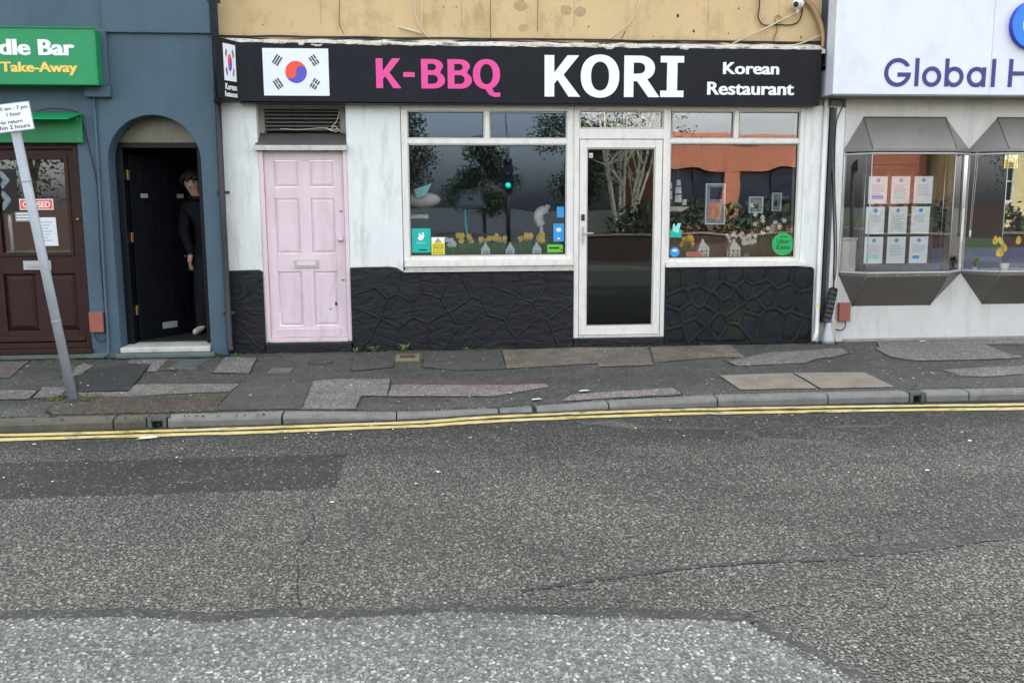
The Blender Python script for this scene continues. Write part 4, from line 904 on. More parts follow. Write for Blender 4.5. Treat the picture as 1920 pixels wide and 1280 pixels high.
def flag(parent, frame, u0, u1, v0, v1, name='flag_panel'):
    pn = plate(name, [rect(u0, u1, v0, v1)], frame, M['flag_white'], parent, 0.0005, .004)
    w, h = u1-u0, v1-v0; cx, cy, r = (u0+u1)/2, (v0+v1)/2, h*.235; s = w/h/1.43
    P = lambda pts: [(cx+x*s, cy+y) for x, y in pts]
    tl = rad(8); rot = lambda pts: [(x*math.cos(tl)-y*math.sin(tl), x*math.sin(tl)+y*math.cos(tl)) for x, y in pts]
    scurve = circ(-r/2, 0, r/2, r/2, 16, 180, 360)[1:] + circ(r/2, 0, r/2, r/2, 16, 180, 0)[1:]
    plate('red_half', [P(rot(circ(0, 0, r, r, 30, 0, 180) + scurve[:-1]))], frame, M['flag_red'], pn, .004, .0055)
    plate('blue_half', [P(rot(circ(0, 0, r, r, 30, 0, -180) + scurve[:-1]))], frame, M['flag_blue'], pn, .004, .0055)
    bl, bw, gp = h*.215, h*.035, h*.055
    for sx, sy, a, br in ((-1, 1, 56, (0, 0, 0)), (1, 1, -56, (1, 0, 1)), (-1, -1, -56, (0, 1, 0)), (1, -1, 56, (1, 1, 1))):
        gx, gy = sx*h*.40, sy*h*.25; ar = rad(a); d = (math.cos(ar), math.sin(ar)); nn = (-d[1], d[0])
        for k in (-1, 0, 1):
            segs = ((-1, -.1), (.1, 1)) if br[k+1] else ((-1, 1),)
            for p, q in segs:
                c = lambda t, o: (gx+nn[0]*gp*k+d[0]*bl/2*t+nn[0]*bw/2*o, gy+nn[1]*gp*k+d[1]*bl/2*t+nn[1]*bw/2*o)
                plate('trigram_bar', [P([c(p, -1), c(q, -1), c(q, 1), c(p, 1)])], frame, M['flag_black'], pn, .004, .0055)
SF = wallframe(SY-.001)
flag(s, SF, -1.605, -.97, 2.575, 3.025)
flag(s, RF, .10, .265, 2.70, 3.045)
lettering('Korean', RF, (.11, .265, 2.615, 2.675), M['white_letter'], s, .015); lettering('Restaurant', RF, (.10, .27, 2.55, 2.60), M['white_letter'], s, .015)
for ch, b in (('K', (-.51, -.26, 2.652, 2.938)), ('B', (-.065, .172, 2.652, 2.936)), ('B', (.198, .44, 2.652, 2.936))): glyph(ch, SF, b, M['pink_letter'], s)
plate('letter', [rect(-.243, -.128, 2.762, 2.808)], SF, M['pink_letter'], s, 0, .004)
q = glyph('O', SF, (.45, .722, 2.648, 2.940), M['pink_letter'], s)
plate('letter_tail', [[(.565, 2.665), (.64, 2.662), (.655, 2.625), (.675, 2.615), (.724, 2.617), (.724, 2.576), (.665, 2.572), (.615, 2.592), (.585, 2.63)]], SF, M['pink_letter'], q, 0, .0046)
for ch, b in (('K', (1.172, 1.535, 2.580, 2.985)), ('O', (1.54, 1.935, 2.572, 2.995)), ('R', (1.985, 2.345, 2.580, 2.988)), ('I', (2.36, 2.603, 2.582, 2.988))): glyph(ch, SF, b, M['white_letter'], s)
lettering('Korean', SF, (3.015, 3.60, 2.813, 2.932), M['white_letter'], s, .014, dup=.0042)
lettering('Restaurant', SF, (2.855, 3.765, 2.607, 2.737), M['white_letter'], s, .014, dup=.0042)

# ------------------------------------------------------------------ right shop: white fascia, angled bay windows
shopR = thing('bay_window_building', 'white rendered shop front with angled metal bay windows', 'building', (5.6, 0, 0))
bm = bmesh.new()
prism(bm, [(4.402, -.05), (10, -.05), (10, .735), (4.44, .735), (4.44, 2.06), (10, 2.06), (10, 2.95), (4.402, 2.95)], 0, .3)
obj('wall', bm, M['render_grey'], shopR, bevel=.01)
B('upper_wall', M['render_grey'], shopR, (4.402, 10, .0, .3, 2.952, 11.1)); B('roof', M['dark'], shopR, (4.402, 10, .3, 8, 10.6, 11))
B('plinth', M['grime_grey'], shopR, (4.50, 10, -.03, -.001, -.06, .03), bevel=.006)
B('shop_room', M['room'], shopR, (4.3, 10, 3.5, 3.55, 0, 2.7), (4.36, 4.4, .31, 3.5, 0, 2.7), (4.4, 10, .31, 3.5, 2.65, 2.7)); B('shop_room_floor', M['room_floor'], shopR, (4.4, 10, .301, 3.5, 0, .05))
YB = -.25
def bay(x0, x1, wl_, wr_, lab):
    """front pane x0..x1 at YB, side panes back to the wall at wl_ and wr_"""
    e = empty_part('bay_window', shopR, ((x0+x1)/2, 0, .4))
    zt_, zb = 2.05, .755
    def solid(name, pts, faces, m):
        bm = bmesh.new(); vs = [bm.verts.new(p) for p in pts]
        for f in faces: bm.faces.new([vs[i] for i in f])
        return obj(name, bm, m, e, bevel=.003)
    # canopy: top edge on the wall, hipped down to the bay's outline
    solid('canopy', [(x0, -.001, 2.40), (x1, -.001, 2.40), (wl_, -.001, 2.075), (x0, YB, zt_+.015), (x1, YB, zt_+.015), (wr_, -.001, 2.075), (wl_, -.001, zt_-.01), (x0, YB, zt_-.015), (x1, YB, zt_-.015), (wr_, -.001, zt_-.01)],
          [(0, 3, 4, 1), (0, 2, 3), (1, 4, 5), (2, 6, 7, 3), (3, 7, 8, 4), (4, 8, 9, 5), (6, 9, 8, 7), (0, 1, 5, 9, 6, 2)], M['canopy_metal'])
    solid('base_box', [(wl_, -.001, zb), (x0, YB, zb), (x1, YB, zb), (wr_, -.001, zb), (wl_, -.001, zb-.02), (x0, YB, zb-.03), (x1, YB, zb-.03), (wr_, -.001, zb-.02), (x0-.02, -.001, .388), (x1-.05, -.001, .386)],
          [(0, 1, 2, 3), (0, 4, 5, 1), (1, 5, 6, 2), (2, 6, 7, 3), (4, 8, 5), (5, 8, 9, 6), (6, 9, 7), (0, 3, 7, 9, 8, 4)], M['bay_metal'])
    bm = bmesh.new(); P = [(wl_+.005, -.01), (x0, YB+.008), (x1, YB+.008), (wr_-.005, -.01)]
    for a, b in zip(P, P[1:]): tube(bm, [(a[0], a[1], zb+.012), (b[0], b[1], zb+.012)], .012, 6)
    for a, b in zip(P, P[1:]): tube(bm, [(a[0], a[1], zt_-.035), (b[0], b[1], zt_-.035)], .010, 6)
    obj('rail', bm, M['galv'], e)
    for a, b in zip(P, P[1:]):
        d = Vector((b[0]-a[0], b[1]-a[1], 0)).normalized(); n = Vector((-d.y, d.x, 0))*.003
        bm = bmesh.new(); q = [Vector((a[0], a[1], 0)) - n, Vector((b[0], b[1], 0)) - n, Vector((b[0], b[1], 0)) + n, Vector((a[0], a[1], 0)) + n]
        hexa(bm, [(p.x, p.y, zb+.022) for p in q] + [(p.x, p.y, zt_-.044) for p in q]); obj('pane', bm, M['glass_bay'], e)
    for a, b in (((x0, 2.40), (x0, zt_+.015)), ((x1, 2.40), (x1, zt_+.015))): T('hip_seam', M['bay_metal'], e, [(a[0], -.004, a[1]), (b[0], YB-.001, b[1])], .006, 6)
    T('hip_seam', M['bay_metal'], e, [(x0, -.008, 2.403), (x1, -.008, 2.403)], .007, 6)
    T('hip_seam', M['bay_metal'], e, [(x0-.02, -.004, .388), (x0, YB-.001, zb-.03)], .005, 6); T('hip_seam', M['bay_metal'], e, [(x1-.05, -.004, .386), (x1, YB-.001, zb-.03)], .005, 6)
    for k in range(4):
        xx = x0+(x1-x0)*(k+.5)/4; bm = bmesh.new(); ball(bm, (xx, YB-.001, zb-.016), .006, .004, .006, 8, 6); obj('screw', bm, M['galv'], e)
    for p in P[1:3]: T('corner_post', M['galv'], e, [(p[0], p[1]-.004, zb+.02), (p[0], p[1]-.004, zt_-.04)], .0045, 6)
    B('display_shelf', M['upvc_dirty'], e, (max(wl_, 4.445), wr_, -.0005, .45, zb-.03, zb-.002)); return e
bay(4.60, 5.515, 4.405, 5.80, 'near'); bay(6.095, 7.01, 5.802, 7.30, 'far')
B('wall_post', M['render_grey'], shopR, (5.76, 5.84, .02, .29, .736, 2.059))
# white fascia sign
s = thing('shop_sign', 'large white fascia sign with navy lettering above the bay windows', 'sign', (5.5, 0, 2.6))
B('panel', M['fascia_white'], s, (4.115, 5.793, -.30, -.002, 2.605, 4.2), bevel=.004); B('panel', M['fascia_white'], s, (5.796, 7.6, -.30, -.002, 2.605, 4.2), bevel=.004)
B('bottom_trim', M['lead'], s, (4.118, 7.6, -.298, -.004, 2.588, 2.6035), bevel=.003)
FF = wallframe(-.301)
def ring_g(cx, cy, r, th, name, m, parent, d0, d1, frame=FF):
    o = circ(cx, cy, r, r, 40, 28, 360); i = circ(cx, cy, r-th, r-th, 40, 360, 34)
    return plate(name, [o + [(cx, cy+0), (cx, cy-th), (cx+r-th*1.05, cy-th)] + circ(cx, cy, r-th, r-th, 36, 335, 34)], frame, m, parent, d0, d1)
ring_g(4.793, 2.822, .143, .042, 'letter', M['navy_text'], s, 0, .004)
def stem(x, z0, z1, w=.042): return plate('letter', [rect(x, x+w, z0, z1)], FF, M['navy_text'], s, 0, .004)
def bowl(cx, r=.102, cz=2.783): return plate('letter', [circ(cx, cz, r, r, 36), circ(cx, cz, r-.042, r-.042, 30)], FF, M['navy_text'], s, 0, .0044)
stem(4.978, 2.685, 2.965); bowl(5.160); stem(5.300, 2.685, 2.965); bowl(5.402); bowl(5.642); stem(5.702, 2.685, 2.880); stem(5.805, 2.685, 2.965)
plate('letter', [[(x+.035, z) for x, z in [(5.955, 2.685), (5.999, 2.685), (5.999, 2.80), (6.14, 2.80), (6.14, 2.685), (6.184, 2.685), (6.184, 2.965), (6.14, 2.965), (6.14, 2.842), (5.999, 2.842), (5.999, 2.965), (5.955, 2.965)]]], FF, M['navy_text'], s, 0, .004)
lg = plate('logo', [circ(6.20, 3.30, .245, .245, 48), circ(6.20, 3.30, .13, .13, 40)], FF, M['logo_side'], s, .0, .055)
plate('logo_face', [circ(6.20, 3.30, .243, .243, 48), circ(6.20, 3.30, .132, .132, 40)], FF, M['logo_blue'], lg, .0552, .060)

# ------------------------------------------------------------------ pipes, boxes and cables at the right-hand party wall
t = thing('black_downpipe', 'wide black downpipe beside the white fascia above the right pier', 'downpipe', (4.17, -.1, 2.9))
B('pipe', M['pipe_blue'], t, (4.105, 4.165, -.11, .045, 2.93, 11), bevel=.01); B('back_channel', M['dark'], t, (4.166, 4.20, -.09, .045, 2.93, 11), bevel=.006)
B('shoe', M['dark'], t, (4.115, 4.205, -.12, .045, 2.86, 2.929), bevel=.008)
T('tail_wire', M['cable_b'], t, smooth_path([(4.165, -.09, 2.86), (4.16, -.09, 2.65), (4.175, -.09, 2.6), (4.20, -.07, 2.52)]), .008, 6)
t = thing('cable_trunking', 'narrow black cable trunking down the white wall right of window', 'trunking', (4.25, 0, .2))
B('trunking', M['dark'], t, (4.222, 4.262, -.035, .049, .22, 2.50), bevel=.004)
for z in (.7, 1.5, 2.2): B('clip', M['dark'], t, (4.218, 4.266, -.039, -.0352, z, z+.012))
t = thing('white_downpipe', 'slim white pipe with curved shoe at the black riser corner', 'pipe', (4.14, -.03, 0))
T('pipe', M['upvc'], t, [(4.17, -.03, 3.05), (4.172, -.03, .42), (4.172, -.045, .30), (4.15, -.09, .12), (4.11, -.13, .03)], [.022, .022, .022, .024, .026], 12)
B('warning_label', M['yellow_print'], t, (4.162, 4.182, -.056, -.054, .37, .43))
t = thing('taped_pipe', 'black tape wrapped cable bundle leaning over a galvanised cone', 'pipe', (4.27, -.1, 0))
bm = bmesh.new(); A = Vector((4.255, -.10, .235)); Z = Vector((4.335, -.06, .60)); pts = [A.lerp(Z, k/22) for k in range(23)]
tube(bm, pts, [.045+.005*((k % 3) == 0)+random.uniform(-.002, .002) for k in range(22)]+[.03], 12); obj('tape_wrap', bm, M['tape'], t)
bm = bmesh.new(); lathe(bm, (4.275, -.11, 0), [(.07, .0), (.068, .04), (.03, .20), (.028, .24)], 14); obj('cone', bm, M['galv'], t, smooth=True)
T('cable', M['cable_b'], t, smooth_path([(4.335, -.06, .60), (4.345, -.02, .8), (4.335, -.02, 1.1), (4.30, -.02, 1.55), (4.285, -.02, 1.75), (4.28, .03, 1.9)]), .009, 6)
T('cable', M['cable_b'], t, smooth_path([(4.33, -.05, .60), (4.365, -.03, .8), (4.35, -.03, 1.2), (4.31, -.02, 1.7), (4.29, -.02, 2.3), (4.36, -.02, 2.55), (4.20, -.05, 2.58)]), .006, 6)
for k, dx in enumerate((-.03, .0, .03)): T('tail', M['cable_w'], t, smooth_path([(4.33+dx, -.08, .25), (4.325+dx, -.09, .14), (4.33+dx*1.3, -.10, .02)]), .009, 6)
meter_box('red brown meter box behind the taped pipe under the bay window', 4.415, 4.535, .235, .43, 0, [(4.50, -.03, .232), (4.50, -.03, .17), (4.46, -.03, .13), (4.40, -.02, .14)])
# cables strung along the tan wall
def cable(label, pts, r, m): return tag(T('cable', M[m], None, smooth_path([(x, .045-.012-r+dy, z) for x, z, dy in pts], 4), r, 6), label, 'cable')
def sag(x0, x1, z, amp, n, seed): return [(x0+(x1-x0)*k/n, z+amp*noise.noise((k*1.7, seed, 0)), -.006*(k % 2)) for k in range(n+1)]
cable('thick black cable strung along top of the mortar ledge', sag(-2.05, 4.12, 3.165, .016, 22, 3), .010, 'cable_b')
cable('thin black cable dipping across the mortar ledge above the flag', sag(-2.0, 1.2, 3.145, .02, 12, 8), .006, 'cable_b')
cable('thin black cable tangled above the right end of the black sign', sag(1.6, 4.12, 3.15, .02, 12, 12), .006, 'cable_b')
cable('dark hairline cable hanging down tan wall above the letters K-BBQ', [(.66, 3.9, 0), (.645, 3.55, 0), (.64, 3.35, 0), (.645, 3.17, 0)], .003, 'cable_b')
cable('second dark hairline cable hanging down the tan wall left of KORI', [(1.13, 3.9, 0), (1.125, 3.5, 0), (1.12, 3.25, 0)], .003, 'cable_b')
cable('dark hairline cable hanging on tan wall above the flag panel', [(-.86, 3.9, 0), (-.86, 3.5, 0), (-.87, 3.3, 0), (-.83, 3.2, 0)], .003, 'cable_b')
cable('pale cable draped down tan wall above the pink letters', [(-.14, 3.9, 0), (-.12, 3.5, 0), (-.10, 3.35, 0), (-.03, 3.22, 0), (.05, 3.15, 0)], .006, 'cable_w')
cable('second pale cable hanging beside the first above the pink letters', [(-.04, 3.9, 0), (-.045, 3.5, 0), (-.05, 3.38, 0), (-.06, 3.28, 0)], .005, 'cable_w')
cable('pale cable curving down tan wall above the white letters', [(2.2, 3.9, 0), (2.17, 3.55, 0), (2.10, 3.38, 0), (2.0, 3.28, 0), (1.86, 3.18, 0), (1.80, 3.13, 0)], .006, 'cable_w')
cable('dark brown cable looping in a U left of security camera', [(3.44, 3.9, 0), (3.43, 3.5, 0), (3.42, 3.42, 0), (3.46, 3.35, 0), (3.52, 3.33, 0), (3.62, 3.34, 0), (3.78, 3.34, 0), (3.86, 3.38, 0), (3.89, 3.46, 0), (3.90, 3.58, 0), (3.96, 3.7, 0)], .007, 'cable_b')
tag(T('cable', M['cable_w'], None, [(3.80, -.01, 3.45), (3.5, .0, 3.30), (3.15, .005, 3.14)], .008, 8), 'straight white cable slanting from security camera to the sign', 'cable')
tag(T('short_conduit', M['cable_w'], None, [(-.28, .02, 3.27), (-.05, .02, 3.21)], .011, 8), 'short pale stub of conduit slanting on tan wall above K-BBQ', 'conduit')
tag(T('conduit', M['conduit_tan'], None, smooth_path([(3.86, .0, 3.75), (3.92, .0, 3.59), (4.0, .0, 3.50), (4.07, -.02, 3.36), (4.105, -.035, 3.22), (4.11, -.04, 3.10)]), .026, 12), 'thick tan painted conduit curving down beside the black downpipe', 'conduit')
tag(T('wall_ring', M['conduit_tan'], None, [(3.64+.035*math.cos(a), .035, 3.40+.035*math.sin(a)) for a in [k*math.pi/8 for k in range(17)]], .006, 6), 'small painted ring fixing on tan wall below the camera', 'fixing')
for k, (x, z, r) in enumerate(((-1.62, 3.28, .010), (.17, 3.47, .009), (.30, 3.475, .008), (2.58, 3.42, .022), (2.75, 3.27, .018), (1.65, 3.30, .010), (2.33, 3.21, .008), (2.42, 3.21, .008), (3.22, 3.50, .012), (3.12, 3.25, .010), (3.9, 3.22, .014), (-.87, 3.29, .008))):
    bm = bmesh.new(); ball(bm, (x, .05, z), r*.62, .006, r*.9, 8, 6); obj('drill_hole', bm, M['cable_b'], rest)
for x, z, r in ((1.42, 3.46, .055), (1.56, 3.45, .06), (.95, 3.5, .07), (.98, 3.28, .05)):
    plate('plaster_patch', [[(a+.4*r*noise.noise((a*40, b*40, 0)), b+.4*r*noise.noise((a*40, b*40, 5))) for a, b in circ(x, z, r, r*.8, 18)]], wallframe(.05), M['plaster'], rest, 0, .003)
for k in range(5):
    x = (-1.05, .35, 1.5, 2.9, 3.65)[k]
    T('wall_crack', M['grime_grey'], rest, [(x+.02*noise.noise((j, k, 0)), .0495, 3.9-.12*j) for j in range(6)], .002, 5)
cable('slack black cable sagging over the mortar above the pink letters', [(-.9, 3.17, 0), (-.5, 3.14, -.02), (.0, 3.12, -.04), (.5, 3.14, -.02), (.9, 3.17, 0)], .005, 'cable_b')
cable('slack black cable sagging over the mortar above KORI', [(1.0, 3.17, 0), (1.5, 3.125, -.03), (2.0, 3.13, -.03), (2.6, 3.16, 0)], .005, 'cable_b')
cable('grey cable bundle sagging to the downpipe at right of black sign', [(3.0, 3.15, 0), (3.4, 3.11, -.04), (3.8, 3.13, -.04), (4.1, 3.24, -.04)], .007, 'cable_w')
cable('short black cable end poking up above the letter O', [(1.98, 3.15, 0), (2.0, 3.2, 0), (2.03, 3.26, 0)], .004, 'cable_b')
cable('brown cable dropping from wall ring to the ledge below camera', [(3.62, 3.36, 0), (3.63, 3.28, 0), (3.60, 3.2, 0), (3.61, 3.15, 0)], .004, 'cable_b')
c = thing('security_camera', 'white dome security camera on the tan wall', 'camera', (3.83, .05, 3.55))
T('mount', M['upvc'], c, [(3.84, .049, 3.545), (3.84, .02, 3.545)], .055, 18); bm = bmesh.new(); ball(bm, (3.84, -.01, 3.545), .055, .05, .05, 16, 12); obj('ball', bm, M['upvc'], c, smooth=True)
T('barrel', M['upvc'], c, [(3.83, -.02, 3.54), (3.775, -.09, 3.52)], .036, 16); T('lens', M['seal'], c, [(3.776, -.089, 3.5205), (3.772, -.096, 3.519)], .027, 16); T('gland', M['upvc'], c, [(3.83, .0, 3.50), (3.825, -.005, 3.445)], .018, 10)

# ------------------------------------------------------------------ leaning parking sign
pz = hgt(-2.91, -2.0)
post = thing('parking_sign', 'leaning grey post with white parking restriction plate at kerb', 'sign', (-2.91, -2.0, pz))
b0 = Vector((-2.91, -2.0, pz-.05)); b1 = Vector((-3.20, -2.0, 2.20)); ax = (b1-b0).normalized()
T('post', M['galv_pole'], post, [b0, b1], .036, 16)
bm = bmesh.new(); lathe(bm, (-2.91, -2.0, pz-.01), [(.10, 0), (.085, .016), (.05, .02)], 14); obj('footing', bm, M['pav_dark'], post)
for t_ in (.30, .78): T('joint_band', M['galv_pole'], post, [b0.lerp(b1, t_), b0.lerp(b1, t_+.004)], .0375, 16)
B('clip', M['galv'], post, (-3.235, -3.14, -2.042, -1.96, 2.17, 2.19))
Uv = Vector((ax.z, 0, -ax.x)); PF = (Vector((-3.183, -2.047, 2.188)), Uv, ax, Vector((0, -1, 0)))
pl = plate('plate', [rect(-.23, .147, -.112, .102)], PF, M['galv_pole'], post, -.004, 0)
plate('plate_face', [rect(-.224, .141, -.106, .096)], PF, M['white_letter'], pl, 0, .001)
for body, bx in (('10 am - 7 pm', (-.092, .128, .042, .076)), ('1 hour', (-.037, .069, .005, .033)), ('No return', (-.108, .069, -.050, -.024)), ('within 2 hours', (-.17, .117, -.092, -.062))):
    lettering(body, (PF[0]+Vector((0, -.0012, 0)), PF[1], PF[2], PF[3]), bx, M['black_print'], pl, .012, thick=.001)

# ------------------------------------------------------------------ stickers and notices on the glass
def sticker(label, loops, m, y, name='sticker', cat='sticker'):
    o = plate(name, loops, wallframe(y), M[m], None, 0, .0012); return tag(o, label, cat)
st = sticker('teal square delivery sticker in left corner of the large window', [rect(-.195, .0, 1.015, 1.265)], 'teal', .029)
plate('logo', [[(-.135, 1.16), (-.12, 1.145), (-.10, 1.14), (-.08, 1.15), (-.065, 1.18), (-.07, 1.22), (-.085, 1.225), (-.09, 1.195), (-.10, 1.19), (-.108, 1.215), (-.122, 1.215), (-.118, 1.18), (-.13, 1.175)]], wallframe(.0275), M['white_letter'], st, 0, .001)
lettering('deliveroo', wallframe(.0275), (-.15, -.055, 1.105, 1.13), M['pale_teal'], st, .01, thick=.001); plate('small_print', [rect(-.12, -.04, 1.035, 1.048)], wallframe(.0275), M['dk_green'], st, 0, .001)
def cctv(label, x0, x1, z0, z1, y):
    w, h = x1-x0, z1-z0
    s = sticker(label, [rect(x0, x1, z0, z1)], 'yellow_print', y); F_ = wallframe(y-.0015); f = lambda u, v: (x0+u*w, z0+v*h)
    plate('top_field', [[f(.03, .66), f(.97, .66), f(.97, .985), f(.03, .985)]], F_, M['white_letter'], s, -.0002, .0004)
    plate('triangle', [[f(.22, .68), f(.78, .68), f(.5, .96)], [f(.31, .71), f(.69, .71), f(.5, .90)]], F_, M['black_print'], s, .0005, .001)
    plate('triangle_fill', [[f(.31, .71), f(.69, .71), f(.5, .90)]], F_, M['yellow_print'], s, .0005, .0009)
    plate('camera_symbol', [[f(.42, .74), f(.56, .80), f(.54, .84), f(.40, .77)]], F_, M['black_print'], s, .001, .0014)
    for body, v0, v1 in (('CCTV IN', .48, .60), ('OPERATION', .33, .45), ('24 HOUR', .2, .28), ('MONITORING', .07, .15)):
        a, b = f(.1, v0), f(.9, v1); lettering(body, F_, (a[0], b[0], a[1], b[1]), M['black_print'], s, .012, thick=.001)
cctv('yellow and white CCTV warning sticker beside the teal sticker', .008, .145, .992, 1.172, .029)
cctv('yellow CCTV warning sticker high in the right shop bay', 6.06, 6.21, 1.86, 2.0, -.235)
st = sticker('lime green hygiene rating sticker low in large window corner', [rect(1.225, 1.39, 1.005, 1.085)], 'green_print', .029)
plate('dark_band', [rect(1.24, 1.35, 1.04, 1.06)], wallframe(.0275), M['dk_green'], st, 0, .001); plate('dot', [circ(1.375, 1.03, .01, n=14)], wallframe(.0275), M['black_print'], st, 0, .001)
st = sticker('sky blue sticker with small bottle print in the large window', [rect(1.287, 1.40, 1.118, 1.305)], 'blue_print', .029)
plate('print', [circ(1.345, 1.24, .03, .022, 20)], wallframe(.0275), M['paper'], st, 0, .001); plate('print', [[(1.325, 1.14), (1.365, 1.14), (1.345, 1.165)]], wallframe(.0275), M['paper'], st, 0, .001)
sticker('small sky blue sticker above the larger blue one', [rect(1.325, 1.40, 1.37, 1.48)], 'blue_print', .029)
st = sticker('round green delivery sticker on right window', [circ(3.785, 1.07, .122, n=44)], 'uber_green', .029)
lettering('Uber', wallframe(.0275), (3.715, 3.86, 1.075, 1.125), M['dk_green'], st, .008, thick=.001); lettering('Eats', wallframe(.0275), (3.715, 3.86, 1.015, 1.062), M['dk_green'], st, .008, thick=.001)
plate('small_print', [rect(3.74, 3.83, 1.145, 1.153)], wallframe(.0275), M['dk_green'], st, 0, .001)
st = sticker('round blue sticker in lower left corner of right window', [circ(2.595, .995, .052, n=30)], 'blue_print', .029); plate('highlight', [circ(2.595, 1.012, .03, .015, 20)], wallframe(.0275), M['paper'], st, 0, .001)
st = sticker('teal delivery bag sticker on right window edge', [rect(2.54, 2.665, 1.15, 1.23)], 'teal', .029)
plate('pale_print', [[(2.565, 1.215), (2.63, 1.195), (2.655, 1.30), (2.62, 1.30), (2.60, 1.26), (2.585, 1.30), (2.57, 1.285)]], wallframe(.0275), M['pale_teal'], st, 0, .001)
st = sticker('faded orange card with letters on right window sill', [rect(2.73, 2.90, .942, .995)], 'orange_print', .06, 'card', 'card'); lettering('OPEN', wallframe(.058), (2.75, 2.87, .952, .985), M['red_print'], st, .01, thick=.001)
# closed sign and papers in the brown door
st = sticker('red and white CLOSED sign hanging in brown door glass', [rect(-4.03, -3.71, 1.475, 1.58)], 'white_letter', -.064, 'door_sign', 'sign')
plate('red_field', [rect(-4.022, -3.718, 1.483, 1.572)], wallframe(-.0655), M['red_print'], st, 0, .001); lettering('CLOSED', wallframe(-.067), (-4.0, -3.74, 1.497, 1.557), M['white_letter'], st, .018, thick=.001)
st = sticker('white paper notice taped inside the brown door glass', [[(-3.90, 1.12), (-3.69, 1.12), (-3.70, 1.40), (-3.91, 1.40)]], 'paper', -.064, 'notice', 'notice')
for k in range(7): plate('print_line', [rect(-3.84, -3.74-(k % 3)*.02, 1.35-k*.03, 1.356-k*.03)], wallframe(-.0655), M['grey_print'], st, 0, .0008)
st = sticker('small grey outlined notice left of paper in brown door', [rect(-4.08, -3.92, 1.36, 1.455)], 'grime_grey', -.064, 'notice', 'notice')
for k in range(3): plate('print_line', [rect(-4.07, -3.95, 1.43-k*.028, 1.445-k*.028)], wallframe(-.0655), M['paper'], st, 0, .0008)
# nine notices hung in the bay
board = thing('notice_holder', 'black hanging frame holding nine notices in the bay window', 'display', (5.04, .03, .8))
B('rail', M['dark'], board, (4.62, 5.45, .006, .02, .825, .84), (4.62, 5.45, .006, .02, 1.155, 1.165), (4.62, 5.45, .006, .02, 1.475, 1.49), (4.63, 4.695, .006, .02, .84, 1.82), (4.885, 4.95, .006, .02, .84, 1.82), (5.14, 5.205, .006, .02, .84, 1.82), (5.395, 5.46, .006, .02, .84, 1.82))
for x in (4.60, 5.48): T('wire', M['metal'], board, [(x, -.12, .76), (x, -.12, 2.04)], .003, 6); 
R_, C_ = ('top', 'middle', 'bottom'), ('left', 'centre', 'right')
for r in range(3):
    for c_ in range(3):
        x0 = 4.685+c_*.255+(.012 if r == 0 else 0); z0 = 1.495-r*.322
        n_ = tag(B('notice', M['paper'], None, (x0, x0+.208, -.004, .002, z0, z0+.29)), 'white notice sheet, %s row, %s of the nine in the bay' % (R_[r], C_[c_]), 'notice', 'notices in the bay window')
        F_ = wallframe(-.0042)
        plate('logo', [circ(x0+.104, z0+.25, .022, n=18)], F_, M['blue_print'], n_, 0, .0008)
        if random.random() < .4: plate('print_block', [rect(x0+.04, x0+random.uniform(.1, .17), z0+.05, z0+random.uniform(.08, .12))], F_, M[random.choice(('pale_teal', 'grey_print', 'blue_print'))], n_, 0, .0007)
        for k in range(random.choice((5, 7, 9))): plate('print_line', [rect(x0+.03, x0+.185-random.uniform(0, .05), z0+.195-k*.018, z0+.199-k*.018)], F_, M['grey_print'], n_, 0, .0006)

# ------------------------------------------------------------------ things on the window shelves
t = thing('display_shelf', 'timber display shelf behind the large window glass', 'shelf', (.6, .3, .95)); B('board', M['shelf'], t, (-.27, 1.49, .075, .55, .935, .955), bevel=.004); B('riser', M['shelf'], t, (-.2, 1.4, .40, .55, .956, 1.08), bevel=.004); B('front_board', M['room'], t, (-.27, 1.49, .09, .11, .10, .934))
t = thing('display_shelf', 'timber display shelf behind the right window glass', 'shelf', (3.2, .3, .9)); B('board', M['shelf'], t, (2.49, 3.95, .075, .55, .89, .91), bevel=.004); B('riser', M['shelf'], t, (2.5, 3.9, .40, .55, .911, 1.06), bevel=.004); B('front_board', M['room'], t, (2.49, 3.95, .09, .11, .10, .889))
def lantern(x, y, z, s, label):
    t = thing('lantern', label, 'lantern', (x, y, z), 'white lanterns on the window shelves'); w = .045*s; h = .11*s
    bm = bmesh.new()
    for a in (-1, 1):
        for b in (-1, 1): box(bm, x+a*w-.009, x+a*w+.009, y+b*w-.009, y+b*w+.009, z, z+h)
    for zz, hh in ((z, .018), (z+h-.02, .022)): box(bm, x-w-.011, x+w+.011, y-w-.011, y+w+.011, zz-.0005, zz+hh)
    for b in (-1, 1): box(bm, x-.006, x+.006, y+b*w-.005, y+b*w+.005, z, z+h); box(bm, x-w, x+w, y+b*w-.004, y+b*w+.004, z+h*.55, z+h*.62)
    obj('cage', bm, M['lantern'], t)
    bm = bmesh.new(); tp = z+h; hexa(bm, [(x-w*1.25, y-w*1.25, tp+.0025), (x+w*1.25, y-w*1.25, tp+.0025), (x+w*1.25, y+w*1.25, tp+.0025), (x-w*1.25, y+w*1.25, tp+.0025), (x-w*.4, y-w*.4, tp+.06*s), (x+w*.4, y-w*.4, tp+.06*s), (x+w*.4, y+w*.4, tp+.06*s), (x-w*.4, y+w*.4, tp+.06*s)]); obj('roof', bm, M['lantern'], t, bevel=.003)
    bm = bmesh.new(); lathe(bm, (x, y, tp+.0605*s), [(.018*s, 0), (.014*s, .012), (.020*s, .016), (.006, .03*s)], 10); obj('finial', bm, M['lantern'], t)
    bm = bmesh.new(); lathe(bm, (x, y, z+.0125), [(.018, 0), (.018, .05*s)], 10); obj('candle', bm, M['ivory'], t)
